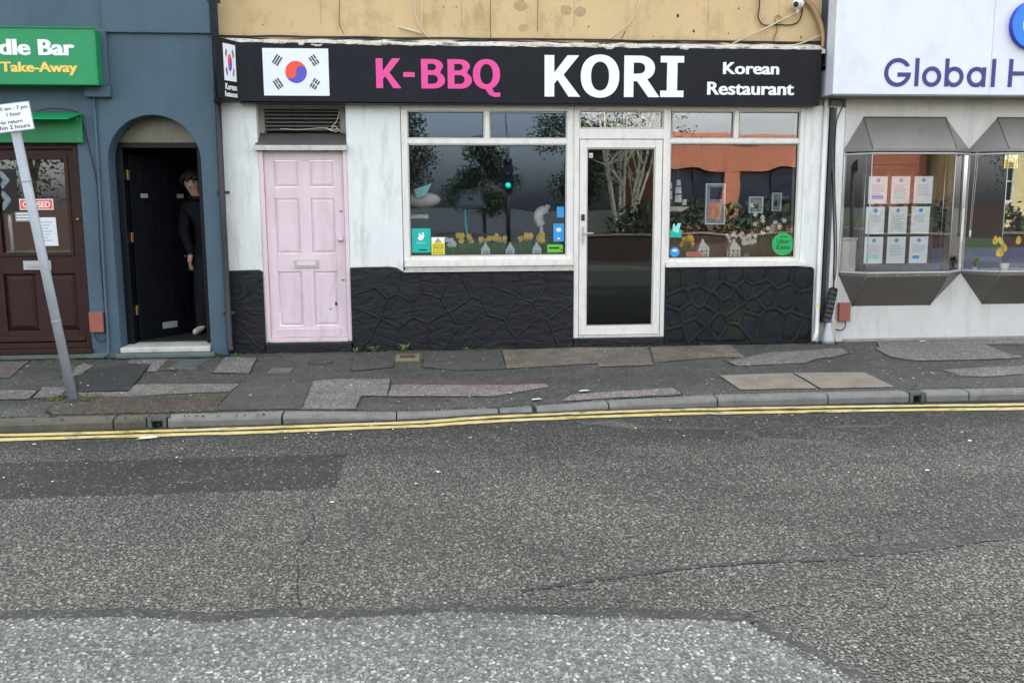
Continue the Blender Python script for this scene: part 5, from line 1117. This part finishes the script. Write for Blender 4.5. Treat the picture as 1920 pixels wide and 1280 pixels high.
lantern(.575, .115, .956, .78, 'white lantern at left of the three in the large window'); lantern(.835, .115, .956, .78, 'white lantern in the middle of three in large window'); lantern(1.12, .115, .956, .78, 'white lantern at right of the three in large window')
lantern(2.925, .12, .911, 1.08, 'white lantern behind the orange card in right window'); lantern(3.27, .12, .911, 1.08, 'white lantern in the middle of the right window')
t = thing('glass_jar', 'small patterned jar right of lantern in right window', 'jar', (3.44, .2, .911)); bm = bmesh.new(); lathe(bm, (3.44, .22, .911), [(.04, 0), (.045, .03), (.045, .075), (.03, .09)], 14); obj('body', bm, M['louvre'], t, smooth=True); bm = bmesh.new(); lathe(bm, (3.44, .22, 1.002), [(.034, 0), (.03, .015), (.008, .025)], 14); obj('lid', bm, M['louvre'], t, smooth=True)
def bunch(label, cx, cy, z, n, w, m, r, seed, hgt_=.14, cat='flowers'):
    rs = random.Random(seed); t = thing('flower_bunch', label, cat, (cx, cy, z)); fb = bmesh.new(); sb = bmesh.new()
    for k in range(n):
        x = cx+rs.uniform(-w, w); y = cy+rs.uniform(-.05, .05); zz = z+hgt_*rs.uniform(.6, 1.15)
        tube(sb, [(cx+(x-cx)*.6, cy, z), (x, y, zz)], .003, 5)
        for p in range(6):
            a = p*math.pi/3+rs.uniform(-.3, .3); d = Vector((math.cos(a), -.25, math.sin(a))); q = Vector((-math.sin(a), 0, math.cos(a)))*r*.38; c = Vector((x, y-.004, zz))
            fb.faces.new([fb.verts.new(v) for v in (c, c+d*r*.6+q, c+d*r*1.05, c+d*r*.6-q)])
        tube(fb, [(x, y-.004, zz), (x+rs.uniform(-.004, .004), y-.028, zz-.004)], [.006, .010], 7)
    for k in range(n*2):
        x = cx+rs.uniform(-w, w); tp = Vector((x+rs.uniform(-.04, .04), cy+rs.uniform(-.06, .03), z+hgt_*rs.uniform(.5, 1.0))); b = Vector((x, cy, z)); o = Vector((.006, 0, .0))
        sb.faces.new([sb.verts.new(v) for v in (b-o, b+o, tp+o*.6, tp-o*.2)])
    obj('blooms', fb, M[m], t); obj('stems', sb, M['leaf'], t); return t
bunch('yellow daffodils left of centre on the large window shelf', .36, .17, 1.03, 6, .07, 'daffodil', .035, 1); bunch('low row of yellow daffodils in middle of large window', .66, .17, 1.03, 11, .14, 'daffodil', .032, 2)
bunch('yellow daffodils behind the middle lantern in large window', .99, .17, 1.03, 6, .07, 'daffodil', .035, 3); bunch('yellow daffodils behind the right lantern in large window', 1.18, .17, 1.03, 6, .05, 'daffodil', .038, 4)
bunch('white flowers beside the yellow CCTV sticker in large window', .19, .14, .956, 11, .06, 'petal', .030, 5, .17); bunch('yellow daffodils beside the teal sticker in right window', 2.76, .13, .97, 11, .06, 'daffodil', .034, 6, .16)
bunch('pale green and yellow flowers left of centre in right window', 3.30, .22, .97, 9, .08, 'petal', .022, 7, .2); bunch('cluster of white blossoms in middle of right window', 3.45, .17, .97, 16, .07, 'petal', .028, 8, .16); bunch('tall white flowers behind the round green sticker', 3.72, .2, .98, 10, .12, 'petal', .028, 9, .34); bunch('single drooping white orchid stem in right window', 3.52, .2, 1.0, 3, .04, 'petal', .03, 10, .42)
def picture(x0, x1, z0, z1, y, label, cols):
    t = thing('picture', label, 'picture', ((x0+x1)/2, y, z0), 'framed pictures in the right window'); B('frame', M['paper'], t, *frame_boxes(x0, x1, z0, z1, .012, y-.02, y)); B('print', M[cols[0]], t, (x0+.012, x1-.012, y-.012, y-.002, z0+.012, z1-.012))
    B('detail', M[cols[1]], t, (x0+.03, x1-.05, y-.0145, y-.0122, z0+.05, z0+(z1-z0)*.55)); B('detail', M[cols[2]], t, (x0+.05, x1-.03, y-.0145, y-.0122, z0+(z1-z0)*.62, z1-.04)); return t
picture(2.98, 3.20, 1.28, 1.72, .25, 'large framed food picture hanging in right window', ('grey_print', 'orange_print', 'room')); picture(3.52, 3.68, 1.40, 1.58, .4, 'small framed picture right of centre in right window', ('grey_print', 'room', 'orange_print')); picture(3.78, 3.89, 1.42, 1.62, .4, 'narrow framed picture near right edge of right window', ('grey_print', 'room', 'orange_print'))
t = thing('model_ship', 'model sailing ship hanging at left of the right window', 'model ship', (2.66, .3, 1.45))
bm = bmesh.new()
for k, (x, z, w, h) in enumerate(((2.60, 1.60, .05, .09), (2.60, 1.70, .04, .07), (2.69, 1.56, .08, .08), (2.69, 1.65, .07, .07), (2.69, 1.73, .05, .06), (2.76, 1.52, .05, .06))):
    A = [bm.verts.new((x+sx*w*.5*(.85 if sz > 0 else 1), .28-.02*(1-abs(sx)), z+sz*h*.5)) for sz in (-1, 1) for sx in ((-1, 0, 1) if sz < 0 else (1, 0, -1))]
    bm.faces.new(A)
obj('sail', bm, M['paper'], t); bm = bmesh.new(); hexa(bm, [(2.58, .29, 1.42), (2.74, .29, 1.42), (2.74, .33, 1.42), (2.58, .33, 1.42), (2.54, .27, 1.48), (2.82, .27, 1.47), (2.82, .35, 1.47), (2.54, .35, 1.48)]); obj('hull', bm, M['ivory'], t, bevel=.01)
for x in (2.60, 2.69): T('mast', M['shelf'], t, [(x, .30, 1.47), (x, .30, 1.95)], .004, 6)
t = thing('cushion', 'cream cushion with blue bow at left edge of the large window', 'cushion', (-.05, .4, 1.5)); bm = bmesh.new(); ball(bm, (-.08, .55, 1.56), .20, .09, .085, 16, 10); obj('pad', bm, M['ivory'], t, smooth=True); bm = bmesh.new(); hexa(bm, [(-.14, .42, 1.58), (-.05, .42, 1.60), (-.05, .45, 1.60), (-.14, .45, 1.58), (-.17, .42, 1.67), (.02, .42, 1.73), (.02, .45, 1.73), (-.17, .45, 1.67)]); obj('bow', bm, M['pale_teal'], t); B('seat', M['ivory'], t, (-.25, -.02, .5, .75, 1.36, 1.40)); T('stand', M['dark'], t, [(-.06, .6, .09), (-.06, .6, 1.5)], .012, 8)
t = thing('cat_ornament', 'cream ornament with curved tail at right of the large window', 'ornament', (1.24, .3, 1.08)); bm = bmesh.new(); tube(bm, smooth_path([(1.20, .35, 1.28), (1.17, .35, 1.36), (1.19, .35, 1.43), (1.25, .35, 1.45), (1.28, .35, 1.50)]), [.05]*4+[.055]*6+[.05]*6+[.03]*4+[.01], 10); obj('body', bm, M['ivory'], t, smooth=True); T('stand', M['ivory'], t, [(1.20, .35, 1.081), (1.20, .35, 1.28)], .02, 8)
# added shape standing in for a vehicle windscreen mirrored in the glass
t = thing('windscreen_stand_in', 'silver domed machine with green hose, standing in for a mirrored vehicle in the large window', 'windscreen', (.42, 1.2, 1.0)); bm = bmesh.new(); hexa(bm, [(.26, 1.1, 1.45), (.68, 1.1, 1.45), (.68, 1.4, 1.45), (.26, 1.4, 1.45), (.32, 1.15, 1.68), (.60, 1.15, 1.68), (.60, 1.35, 1.68), (.32, 1.35, 1.68)]); obj('hood', bm, M['pipe_blue'], t, bevel=.05); T('hose', M['teal'], t, smooth_path([(.40, 1.1, 1.45), (.41, 1.05, 1.25), (.44, 1.0, 1.1), (.50, .95, .95)]), .014, 8); B('stand_in_base', M['room'], t, (.26, .68, 1.05, 1.4, .09, 1.0))
lettering('M', wallframe(1.10), (.44, .50, 1.55, 1.60), M['black_print'], t, .012)
# table and chairs glimpsed in the dining room
def chair(x, y, label):
    t = thing('dining_chair', label, 'chair', (x, y, .09), 'dining chairs'); B('seat', M['shelf'], t, (x-.2, x+.2, y-.2, y+.2, .53, .56), bevel=.01); B('backrest', M['shelf'], t, (x-.2, x+.2, y+.17, y+.2, .70, 1.0), bevel=.01)
    for a in (-.18, .18):
        for b in (-.18, .18): B('leg', M['shelf'], t, (x+a-.015, x+a+.015, y+b-.015, y+b+.015, .09, .53 if b < 0 else 1.0))
chair(.2, 2.4, 'wooden dining chair deep inside the large window at left'); chair(1.1, 2.6, 'wooden dining chair deep inside the large window at right'); chair(3.2, 2.4, 'wooden dining chair deep inside behind the right window')
# bay window plants
def pot_plant(label, x, y, z, r, m, leaf_r, n, seed, h):
    rs = random.Random(seed); t = thing('pot_plant', label, 'plant', (x, y, z)); bm = bmesh.new(); lathe(bm, (x, y, z), [(r*.75, 0), (r, r*1.7), (r*1.05, r*1.75), (r*.85, r*1.75)], 14); obj('pot', bm, M['lantern'], t)
    lf = bmesh.new(); sb = bmesh.new()
    for k in range(n):
        a = rs.uniform(0, 6.28); tip = Vector((x+math.cos(a)*h*.5*rs.uniform(.3, 1), y+math.sin(a)*.05, z+r*1.7+h*rs.uniform(.3, 1))); tube(sb, [(x, y, z+r*1.5), tip], .004, 5)
        fr = Vector((rs.uniform(-.5, .5), -1, rs.uniform(-.2, .6))).normalized(); u = fr.cross(Vector((0, 0, 1))).normalized(); v = u.cross(fr)
        c = lf.verts.new(tip); ring = [lf.verts.new(tip+(u*math.cos(b)*leaf_r*.8+v*(math.sin(b)-.3*abs(math.cos(b)))*leaf_r)-fr*-.01) for b in [j*math.pi/5 for j in range(10)]]
        for j in range(10): lf.faces.new((c, ring[j], ring[(j+1) % 10]))
    obj('leaves', lf, M[m], t); obj('stems', sb, M['leaf'], t); return t
pot_plant('small plant in white pot standing in the bay corner', 5.92, -.06, .757, .028, 'weed', .03, 7, 3, .1)
pot_plant('orchid with large yellow flowers at right end of bay', 6.27, -.05, .757, .05, 'daffodil', .05, 5, 4, .30)
t = thing('white_bin', 'white box bin standing inside left side of bay window', 'bin', (4.50, .2, .757)); B('body', M['upvc'], t, (4.46, 4.66, .12, .34, .756, 1.10), bevel=.015); B('lid', M['upvc'], t, (4.45, 4.67, .11, .35, 1.101, 1.13), bevel=.01)
t = thing('blind_cord', 'looped white blind cord with toggle hanging in the bay', 'blind cord', (5.86, -.04, 1.2)); T('cord', M['upvc'], t, [(5.86, -.045, 2.04), (5.845, -.045, 1.2)], .0035, 5); T('cord', M['upvc'], t, [(5.885, -.045, 2.04), (5.86, -.045, 1.2)], .0035, 5); T('toggle', M['upvc'], t, [(5.853, -.045, 1.205), (5.851, -.045, 1.13)], .012, 8)
tag(B('blue_counter', M['counter_blue'], None, (4.7, 9, 1.2, 1.3, .06, .95)), 'blue counter front inside the bay window shop', 'counter')

# ------------------------------------------------------------------ person standing in the arched doorway
def person():
    ox, oy, oz = -2.40, .70, .112
    t = thing('person', 'person in dark jacket and trousers with white shoes peering from arched doorway', 'person', (ox, oy, oz))
    V, E, R_ = [], [], []
    def v(x, y, z, r, p=None):
        V.append((ox+x, oy+y, oz+z)); R_.append(r if isinstance(r, tuple) else (r, r))
        if p is not None: E.append((p, len(V)-1))
        return len(V)-1
    pel = v(0, 0, .92, (.17, .13)); wst = v(-.01, 0, 1.08, (.175, .135), pel); che = v(-.04, -.01, 1.28, (.19, .14), wst); up = v(-.06, -.02, 1.40, (.14, .105), che)
    nk = v(-.095, -.035, 1.47, (.055, .055), up); nk2 = v(-.12, -.045, 1.525, (.042, .045), nk); jaw = v(-.14, -.065, 1.59, (.060, .072), nk2); hd = v(-.145, -.055, 1.655, (.072, .086), jaw); cr = v(-.145, -.045, 1.72, (.062, .076), hd)
    for s in (-1, 1):
        hip = v(.09*s, 0, .84, (.10, .10), pel); kn = v(.095*s-.02, -.03 if s < 0 else .02, .48, (.08, .082), hip); ca = v(.095*s-.03, 0, .30, (.075, .078), kn); an = v(.095*s-.04, .02, .09, (.062, .066), ca)
        fx = -.05 if s < 0 else -.01
        ft = v(.095*s-.04+fx*.4, -.06, .045, (.042, .035), an); v(.095*s-.04+fx, -.16, .035, (.038, .028), ft)
    for s in (-1, 1):
        sh = v(-.05+.17*s, -.01, 1.385, (.085, .085), up); el = v(-.05+.225*s, .02, 1.10, (.068, .07), sh)
        wx = .135 if s < 0 else .20
        cu_ = v(-.05+wx*s*1.03, -.085, .915, (.05, .055), el); wr = v(-.05+wx*s, -.10, .885, (.03, .034), cu_)
        pm = v(-.05+wx*s+.002, -.125, .83, (.022, .036), wr)
        pk = v(-.05+wx*s+.004, -.14, .79, (.018, .036), pm)
        for k, (dy, ln) in enumerate(((-.028, .070), (-.009, .078), (.010, .073), (.028, .058))):
            a = v(-.05+wx*s+.004, -.14+dy, .775, .0095, pk); b = v(-.05+wx*s+.010, -.15+dy, .775-ln*.5, .009, a); v(-.05+wx*s+.026, -.148+dy, .775-ln*.9, .008, b)
        a = v(-.05+wx*s-.012, -.165, .825, .011, pm); v(-.05+wx*s+.0, -.185, .785, .009, a)
    me = bpy.data.meshes.new('b'); me.from_pydata(V, E, []); o = bpy.data.objects.new('tmpb', me); COL.objects.link(o)
    o.modifiers.new('s', 'SKIN'); o.modifiers.new('d', 'SUBSURF').levels = 2
    o.modifiers['d'].render_levels = 2
    if not me.skin_vertices: me.attributes.new('skin', 'FLOAT', 'POINT')
    for i, r in enumerate(R_): me.skin_vertices[0].data[i].radius = r
    me.skin_vertices[0].data[0].use_root = True
    bpy.context.view_layer.update()
    m2 = bpy.data.meshes.new_from_object(o.evaluated_get(bpy.context.evaluated_depsgraph_get())); bpy.data.objects.remove(o); bpy.data.meshes.remove(me)
    m2.name = 'body'
    for k in ('jacket', 'trousers', 'skin', 'shoe'): m2.materials.append(M[k])
    head = Vector((ox-.14, oy-.055, oz+1.64))
    for vt in m2.vertices:                                   # nose, brow and chin pushed out of the face
        d = vt.co-head
        if d.y < -.03 and abs(d.x) < .02 and -.05 < d.z < .02: vt.co.y -= .018*(1-abs(d.x)/.02)
    for p in m2.polygons:
        c = p.center; z = c.z-oz; x = c.x-ox
        arm = abs(x+.05) > .10 and z < 1.0
        if z > 1.475: p.material_index = 2
        elif arm and .5 < z < .875 and abs(c.y-oy+.15) < .06: p.material_index = 2
        elif z < .085: p.material_index = 3
        elif z < .86 and not (arm and c.y-oy < -.07): p.material_index = 1
        else: p.material_index = 0
        p.use_smooth = True
    link('body', m2, None, t)
    rs = random.Random(5); hb = bmesh.new()
    top = Vector((ox-.145, oy-.045, oz+1.675))
    ball(hb, top+Vector((0, .022, .02)), .10, .10, .088, 14, 10)
    for k in range(230):
        a = rs.uniform(0, 6.283); e = rs.uniform(.1, 1.2); d = Vector((math.cos(a)*math.cos(e), math.sin(a)*math.cos(e), math.sin(e)))
        p0 = top+Vector((d.x*.094, d.y*.094+.012, d.z*.09+.02)); front = d.y < -.2
        dn = rs.uniform(.035, .06) if front else rs.uniform(.09, .15)
        p1 = p0+Vector((d.x*.025, d.y*.025, -dn*.45)); p2 = p1+Vector((rs.uniform(-.015, .015), d.y*.004, -dn*.55))
        tube(hb, [p0, p1, p2], [.014, .012, .003], 5)
    obj('hair', hb, M['hair'], t, smooth=True)
    for s in (-1, 1):
        bm = bmesh.new(); ball(bm, (head.x+.028*s, head.y-.078, head.z+.008), .012, .008, .006, 8, 6); obj('eye', bm, M['hair'], t)
        bm = bmesh.new(); ball(bm, (head.x+.076*s, head.y+.01, head.z-.005), .010, .02, .03, 8, 6); obj('ear', bm, M['skin'], t, smooth=True)
    bm = bmesh.new(); ball(bm, (head.x, head.y-.078, head.z-.052), .02, .006, .005, 8, 6); obj('mouth', bm, M['red_brown_box'], t)
    bm = bmesh.new(); tube(bm, [(ox-.10+.075*math.cos(a), oy-.035+.07*math.sin(a), oz+1.492+.015*math.sin(a)) for a in [k*math.pi/8 for k in range(17)]], .022, 8); obj('collar', bm, M['jacket'], t, smooth=True)
person()

# ------------------------------------------------------------------ weeds, moss and litter at the foot of the walls
def weed(x, y, n, h, seed, label):
    rs = random.Random(seed); t = thing('weed', label, 'weed', (x, y, hgt(x, y)), 'weeds at the foot of the walls'); bm = bmesh.new(); z = hgt(x, y)
    for k in range(n):
        a = rs.uniform(0, 6.28); L_ = h*rs.uniform(.5, 1.1); d = Vector((math.cos(a)*.7, math.sin(a)*.5, .75)); b = Vector((x+rs.uniform(-.02, .02), y+rs.uniform(-.015, .015), z)); s = Vector((-math.sin(a), math.cos(a), 0))*h*.14
        m_ = b+d*L_*.55+Vector((0, 0, .01)); e = b+d*L_+Vector((0, 0, -.02*rs.random()))
        bm.faces.new([bm.verts.new(v) for v in (b, m_+s, e, m_-s)])
    obj('leaves', bm, M['weed'], t); bm = bmesh.new(); tube(bm, [(x, y, z-.01), (x, y, z+h*.5)], .004, 5); obj('stem', bm, M['weed'], t)
for k, (x, y, n, h, lab) in enumerate(((-.80, -.09, 10, .07, 'tiny weed at the foot of black wall next to pink door'), (-.62, -.09, 14, .10, 'small leafy weed against black wall right of pink door'), (-.30, -.10, 16, .11, 'leafy weed growing behind the stopcock cover'), (.35, -.09, 8, .04, 'flat weed tuft at foot of black wall under large window'), (-2.0, -.26, 12, .06, 'weed tuft at the foot of the black drainpipe'), (-3.55, -.24, 10, .06, 'weed tuft below the brown shop door'), (-3.02, -1.93, 12, .05, 'weed tuft beside the base of the leaning post'), (-2.2, -2.66, 9, .05, 'weed tuft growing at the left kerb drain'), (2.9, -.08, 8, .05, 'flat weed under the right window by black wall'))):
    weed(x, y, n, h, k+11, lab)
rs = random.Random(9)
mb = bmesh.new()
for k in range(900):
    x = rs.uniform(-4.6, 4.4); g = noise.noise((x*1.3, 4, 0))
    if g < -.05 and x > -1.6: continue
    y = (-.19 if x < -2.08 else -.05)-abs(rs.gauss(0, .035))
    if -3.16 < x < -2.2: y -= .05
    ball(mb, (x, y, hgt(x, y)+.001), rs.uniform(.006, .02), rs.uniform(.006, .016), rs.uniform(.003, .010), 5, 4)
for k in range(260):
    x = rs.uniform(-4.6, -1.2); y = yk(x)+rs.choice((-.01, .12))+rs.gauss(0, .012)
    z = ROADZ if y < yk(x) else hgt(x, y)
    ball(mb, (x, y, z+.003), rs.uniform(.006, .016), rs.uniform(.005, .012), rs.uniform(.003, .008), 5, 4)
for k in range(120):
    a = rs.uniform(0, 6.28); r = rs.uniform(.05, .2); x, y = -2.95+math.cos(a)*r*1.3, -1.97+math.sin(a)*r*.7; ball(mb, (x, y, hgt(x, y)+.006), rs.uniform(.006, .018), .012, .005, 5, 4)
stuff(obj('moss', mb, M['moss']), 'patches of moss along wall bases and the left kerb')
lb = bmesh.new()
for k in range(270):
    if k < 170: x = rs.uniform(-4.4, 6.3); y = rs.uniform(-2.25, -.12); z = hgt(x, y)+.010
    else: x = rs.uniform(-4, 5.5); y = -2.55-abs(rs.gauss(0, 1.0)); z = ROADZ+.009
    s_ = rs.choice((.004, .005, .006, .008, .012)) ; a = rs.uniform(0, 6.28)
    vs = [lb.verts.new((x+math.cos(a+j*1.257)*s_*rs.uniform(.6, 1.5), y+math.sin(a+j*1.257)*s_*rs.uniform(.6, 1.3), z+rs.uniform(0, .005))) for j in range(5)]; lb.faces.new(vs)
stuff(obj('litter', lb, M['petal']), 'scattered pale petals and paper scraps on pavement and road')
for k, (x, y, s_, lab) in enumerate(((-2.05, -2.95, .07, 'flat white scrap on the road left below the yellow lines'), (1.28, -2.02, .05, 'white scrap on the dark pavement before glass door'), (.85, -2.2, .045, 'white scrap near the dropped kerb'), (5.35, -.13, .05, 'white scrap lying below the bay window'))):
    z = hgt(x, y)+.011 if y > yk(x) else ROADZ+.01
    bm = bmesh.new(); vs = [bm.verts.new((x+s_*dx, y+s_*dy, z+dz)) for dx, dy, dz in ((-1, -.4, 0), (.2, -.6, .006), (1, .1, .0), (.5, .5, .004), (-.7, .4, .002))]; bm.faces.new(vs); tag(obj('paper_scrap', bm, M['petal'], None), lab, 'litter', 'paper scraps on the ground')

# ------------------------------------------------------------------ far side of the street (seen mirrored in the glass)
t = thing('garden_wall', 'low red brick garden wall across the street, mirrored in the glass', 'wall', (10, -15.4, 0)); B('brickwork', M['brick_red'], t, (3.6, 17, -15.5, -15.25, -.04, .62)); B('coping', M['slab'], t, (3.55, 17.05, -15.54, -15.21, .621, .68), bevel=.01)
def leaves(bm, c, R, n, s, rs, shell=.55):
    for k in range(n):
        a, b = rs.uniform(0, 6.283), math.asin(rs.uniform(-1, 1)); q = shell+(1-shell)*rs.random(); q *= 1+.25*noise.noise((a*1.5, b*2, R[0]))
        p = Vector((c[0]+R[0]*q*math.cos(a)*math.cos(b), c[1]+R[1]*q*math.sin(a)*math.cos(b), c[2]+R[2]*q*math.sin(b)))
        u = Vector((rs.gauss(0, 1), rs.gauss(0, 1), rs.gauss(0, 1))).normalized(); w = u.orthogonal().normalized()
        bm.faces.new([bm.verts.new(p+x) for x in (u*s, w*s*.6, -u*s, -w*s*.6)])
rs = random.Random(21)
bm = bmesh.new()
for k in range(9): leaves(bm, (6.0+k*1.35, -16.4, .95+.2*math.sin(k*2.1)), (1.0, .7, .75), 420, .09, rs, .4)
hd_ = thing('hedge', 'dark clipped hedge behind the brick wall across the street', 'hedge', (11, -16.4, 0)); obj('foliage', bm, M['leaf_dark'], hd_); bm = bmesh.new()
for k in range(9): tube(bm, [(6.0+k*1.35, -16.4, -.05), (6.0+k*1.35, -16.4, .7)], .05, 6)
obj('stems', bm, M['twig'], hd_)
# birch with several stems
tb = thing('birch_tree', 'pale multi stemmed birch tree mirrored in the glass door', 'tree', (5.6, -16.9, 0)); bm = bmesh.new(); tips = []
for k in range(7):
    a = k*.9; dx, dy = math.cos(a)*.45+.1, math.sin(a)*.35; p = [(5.6+dx*.25, -16.9+dy*.25, -.05), (5.6+dx*.7, -16.9+dy*.7, 1.2), (5.6+dx*1.8, -16.9+dy*1.6, 3.2), (5.6+dx*3.2+rs.uniform(-.3, .3), -16.9+dy*3, 6.2)]
    sp = smooth_path(p, 4); tube(bm, sp, [.062-.0035*i for i in range(len(sp))], 8); tips += sp[5:]
obj('trunk', bm, M['bark'], tb, smooth=True); bm = bmesh.new(); lf = bmesh.new()
for k in range(70):
    s_ = rs.choice(tips); e = s_+Vector((rs.uniform(-1, 1), rs.uniform(-.8, .8), rs.uniform(.2, 1.6))); m_ = s_.lerp(e, .5)+Vector((0, 0, .15)); tube(bm, [s_, m_, e], [.03, .02, .006], 5)
    leaves(lf, e, (.4, .4, .4), 22, .05, rs, .1)
obj('branches', bm, M['bark'], tb); obj('crown', lf, M['leaf'], tb)
def bare_tree(x, y, h, seed, label, evergreen=0.0):
    rs = random.Random(seed); t = thing('tree', label, 'tree', (x, y, -.04), 'trees across the street'); bm = bmesh.new(); ends = []
    def grow(p, d, ln, r, lv):
        q = p+d*ln; m_ = p.lerp(q, .5)+Vector((rs.uniform(-.06, .06), rs.uniform(-.06, .06), 0))*ln; tube(bm, [p, m_, q], [r, r*.85, r*.65], 6); ends.append(q)
        if lv:
            for _ in range(3 if lv > 1 else 4):
                nd = (d+Vector((rs.gauss(0, .55), rs.gauss(0, .55), rs.uniform(-.05, .5)))).normalized(); grow(q, nd, ln*rs.uniform(.6, .8), r*.6, lv-1)
    grow(Vector((x, y, -.05)), Vector((0, 0, 1)), h*.3, h*.022, 4 if not evergreen else 2); obj('trunk', bm, M['twig'], t)
    lf = bmesh.new()
    if evergreen:
        for k in range(16): leaves(lf, (x+rs.gauss(0, h*.16), y+rs.gauss(0, h*.13), h*rs.uniform(.25, .9)), (h*.19, h*.19, h*.15), 420, .09, rs, .2)
    else:
        for e in ends[-120:]: leaves(lf, e, (.25, .25, .25), 5, .05, rs, .1)
    obj('crown', lf, M['leaf_dark' if evergreen else 'leaf'], t)
bare_tree(13.5, -21, 9, 31, 'bare branching tree in front of the brick building'); bare_tree(18.0, -20, 8, 32, 'second bare tree near the cream house')
for k, (x, y, h, lab) in enumerate(((-7, -44, 9, 'dark evergreen tree at the left end of the tree line'), (-1.5, -47, 7.5, 'dark evergreen second from left in the tree line'), (3.2, -45, 5.5, 'lowest dark evergreen in the tree line'), (8.6, -43, 7, 'dark evergreen beside the brick office'), (-12, -30, 8, 'dark evergreen behind the chevron board'), (-17, -32, 9, 'dark evergreen left of the chevron board'), (-23, -34, 9, 'far left dark evergreen across the street'))):
    bare_tree(x, y, h, 40+k, lab, 1.0)
t = thing('brick_office', 'low orange brick office with dark glass across the street', 'building', (13, -29, 0)); bm = bmesh.new(); box(bm, 9.2, 20.8, -34, -28.01, 3.1, 4.3); box(bm, 9.2, 9.9, -34, -28.02, 0, 3.09); box(bm, 17.8, 20.8, -34, -28.02, 0, 3.09); box(bm, 12.2, 12.9, -34, -28.02, 0, 3.09); box(bm, 9.9, 17.8, -34, -28.05, -.05, .7); obj('wall', bm, M['brick_orange'], t); B('fascia', M['brick_orange'], t, (9.1, 20.9, -28.0, -27.85, 4.0, 4.32))
for x0, x1 in ((9.95, 11.05), (11.1, 12.15), (12.95, 14.5), (14.55, 16.1), (16.15, 17.75)): wd = B('window', M['far_glass'], t, (x0, x1, -28.3, -28.2, .75, 3.05)); B('mullion', M['dark'], wd, (x1-.03, x1+.02, -28.19, -28.12, .75, 3.05))
t = thing('cream_house', 'cream rendered house with white sash window across the street', 'building', (22.5, -26, 0)); B('wall', M['cream'], t, (21.2, 27.5, -33, -26, -.05, 6.5)); B('plinth', M['brick_red'], t, (21.2, 27.5, -25.99, -25.9, -.05, .5)); bm = bmesh.new(); hexa(bm, [(20.9, -33.2, 6.51), (27.8, -33.2, 6.51), (27.8, -25.7, 6.51), (20.9, -25.7, 6.51), (21.1, -29.6, 8.6), (27.6, -29.6, 8.6), (27.6, -29.4, 8.6), (21.1, -29.4, 8.6)]); obj('roof', bm, M['brick_red'], t)
for x in (22.4, 25.2):
    for z in (1.5, 4.0): wd = B('window', M['upvc'], t, *frame_boxes(x, x+.9, z, z+1.7, .09, -25.98, -25.88), (x+.09, x+.81, -25.98, -25.9, z+.82, z+.88)); B('pane', M['far_glass'], wd, (x+.09, x+.81, -25.99, -25.95, z+.09, z+1.61)); B('sill', M['upvc'], wd, (x-.06, x+.96, -25.98, -25.8, z-.09, z-.001))
# traffic signals showing green
GL = emit('green_signal', (0.0, 0.8, 0.45, 1), 1.6)
def signal(x, y, label):
    t = thing('traffic_signal', label, 'traffic light', (x, y, -.04), 'traffic signals across the street'); T('pole', M['dark'], t, [(x, y, -.05), (x, y, 2.2)], .04, 10); T('rod', M['galv_pole'], t, [(x, y, 2.2), (x-.05, y, 4.8)], .03, 8); B('head', M['dark'], t, (x-.11, x+.11, y-.1, y+.1, 1.85, 2.70), bevel=.02)
    for k, m_ in enumerate((GL, M['dark'], M['dark'])): T('lamp', m_, t, [(x, y+.101, 2.0+.3*k), (x, y+.12, 2.0+.3*k)], .07, 16)
signal(2.0, -14.2, 'traffic signal showing green, nearest in the mirrored street'); signal(2.45, -19, 'traffic signal showing green, farther in the mirrored street')
t = thing('chevron_board', 'black and white chevron board mirrored in the brown door glass', 'sign', (-11.2, -14.5, 0)); B('board', M['dark'], t, (-12.15, -10.25, -14.55, -14.5, 1.38, 2.47))
for k in range(8):
    x = -12.07+(k % 4)*.445; z = 1.44+(k//4)*.53; plate('chevron', [[(x, z), (x+.16, z), (x+.34, z+.225), (x+.16, z+.45), (x, z+.45), (x+.18, z+.225)]], (Vector((0, -14.499, 0)), Vector((1, 0, 0)), Vector((0, 0, 1)), Vector((0, 1, 0))), M['grey_print'], t, 0, .01)
for x in (-11.9, -10.5): T('post', M['galv_pole'], t, [(x, -14.6, -.05), (x, -14.6, 2.4)], .05, 8)
tag(B('brick_boundary_wall', M['brick_red'], None, (-30, -8.2, -24.3, -24, -.05, 1.5), bevel=.01), 'red brick boundary wall behind the chevron board', 'wall')
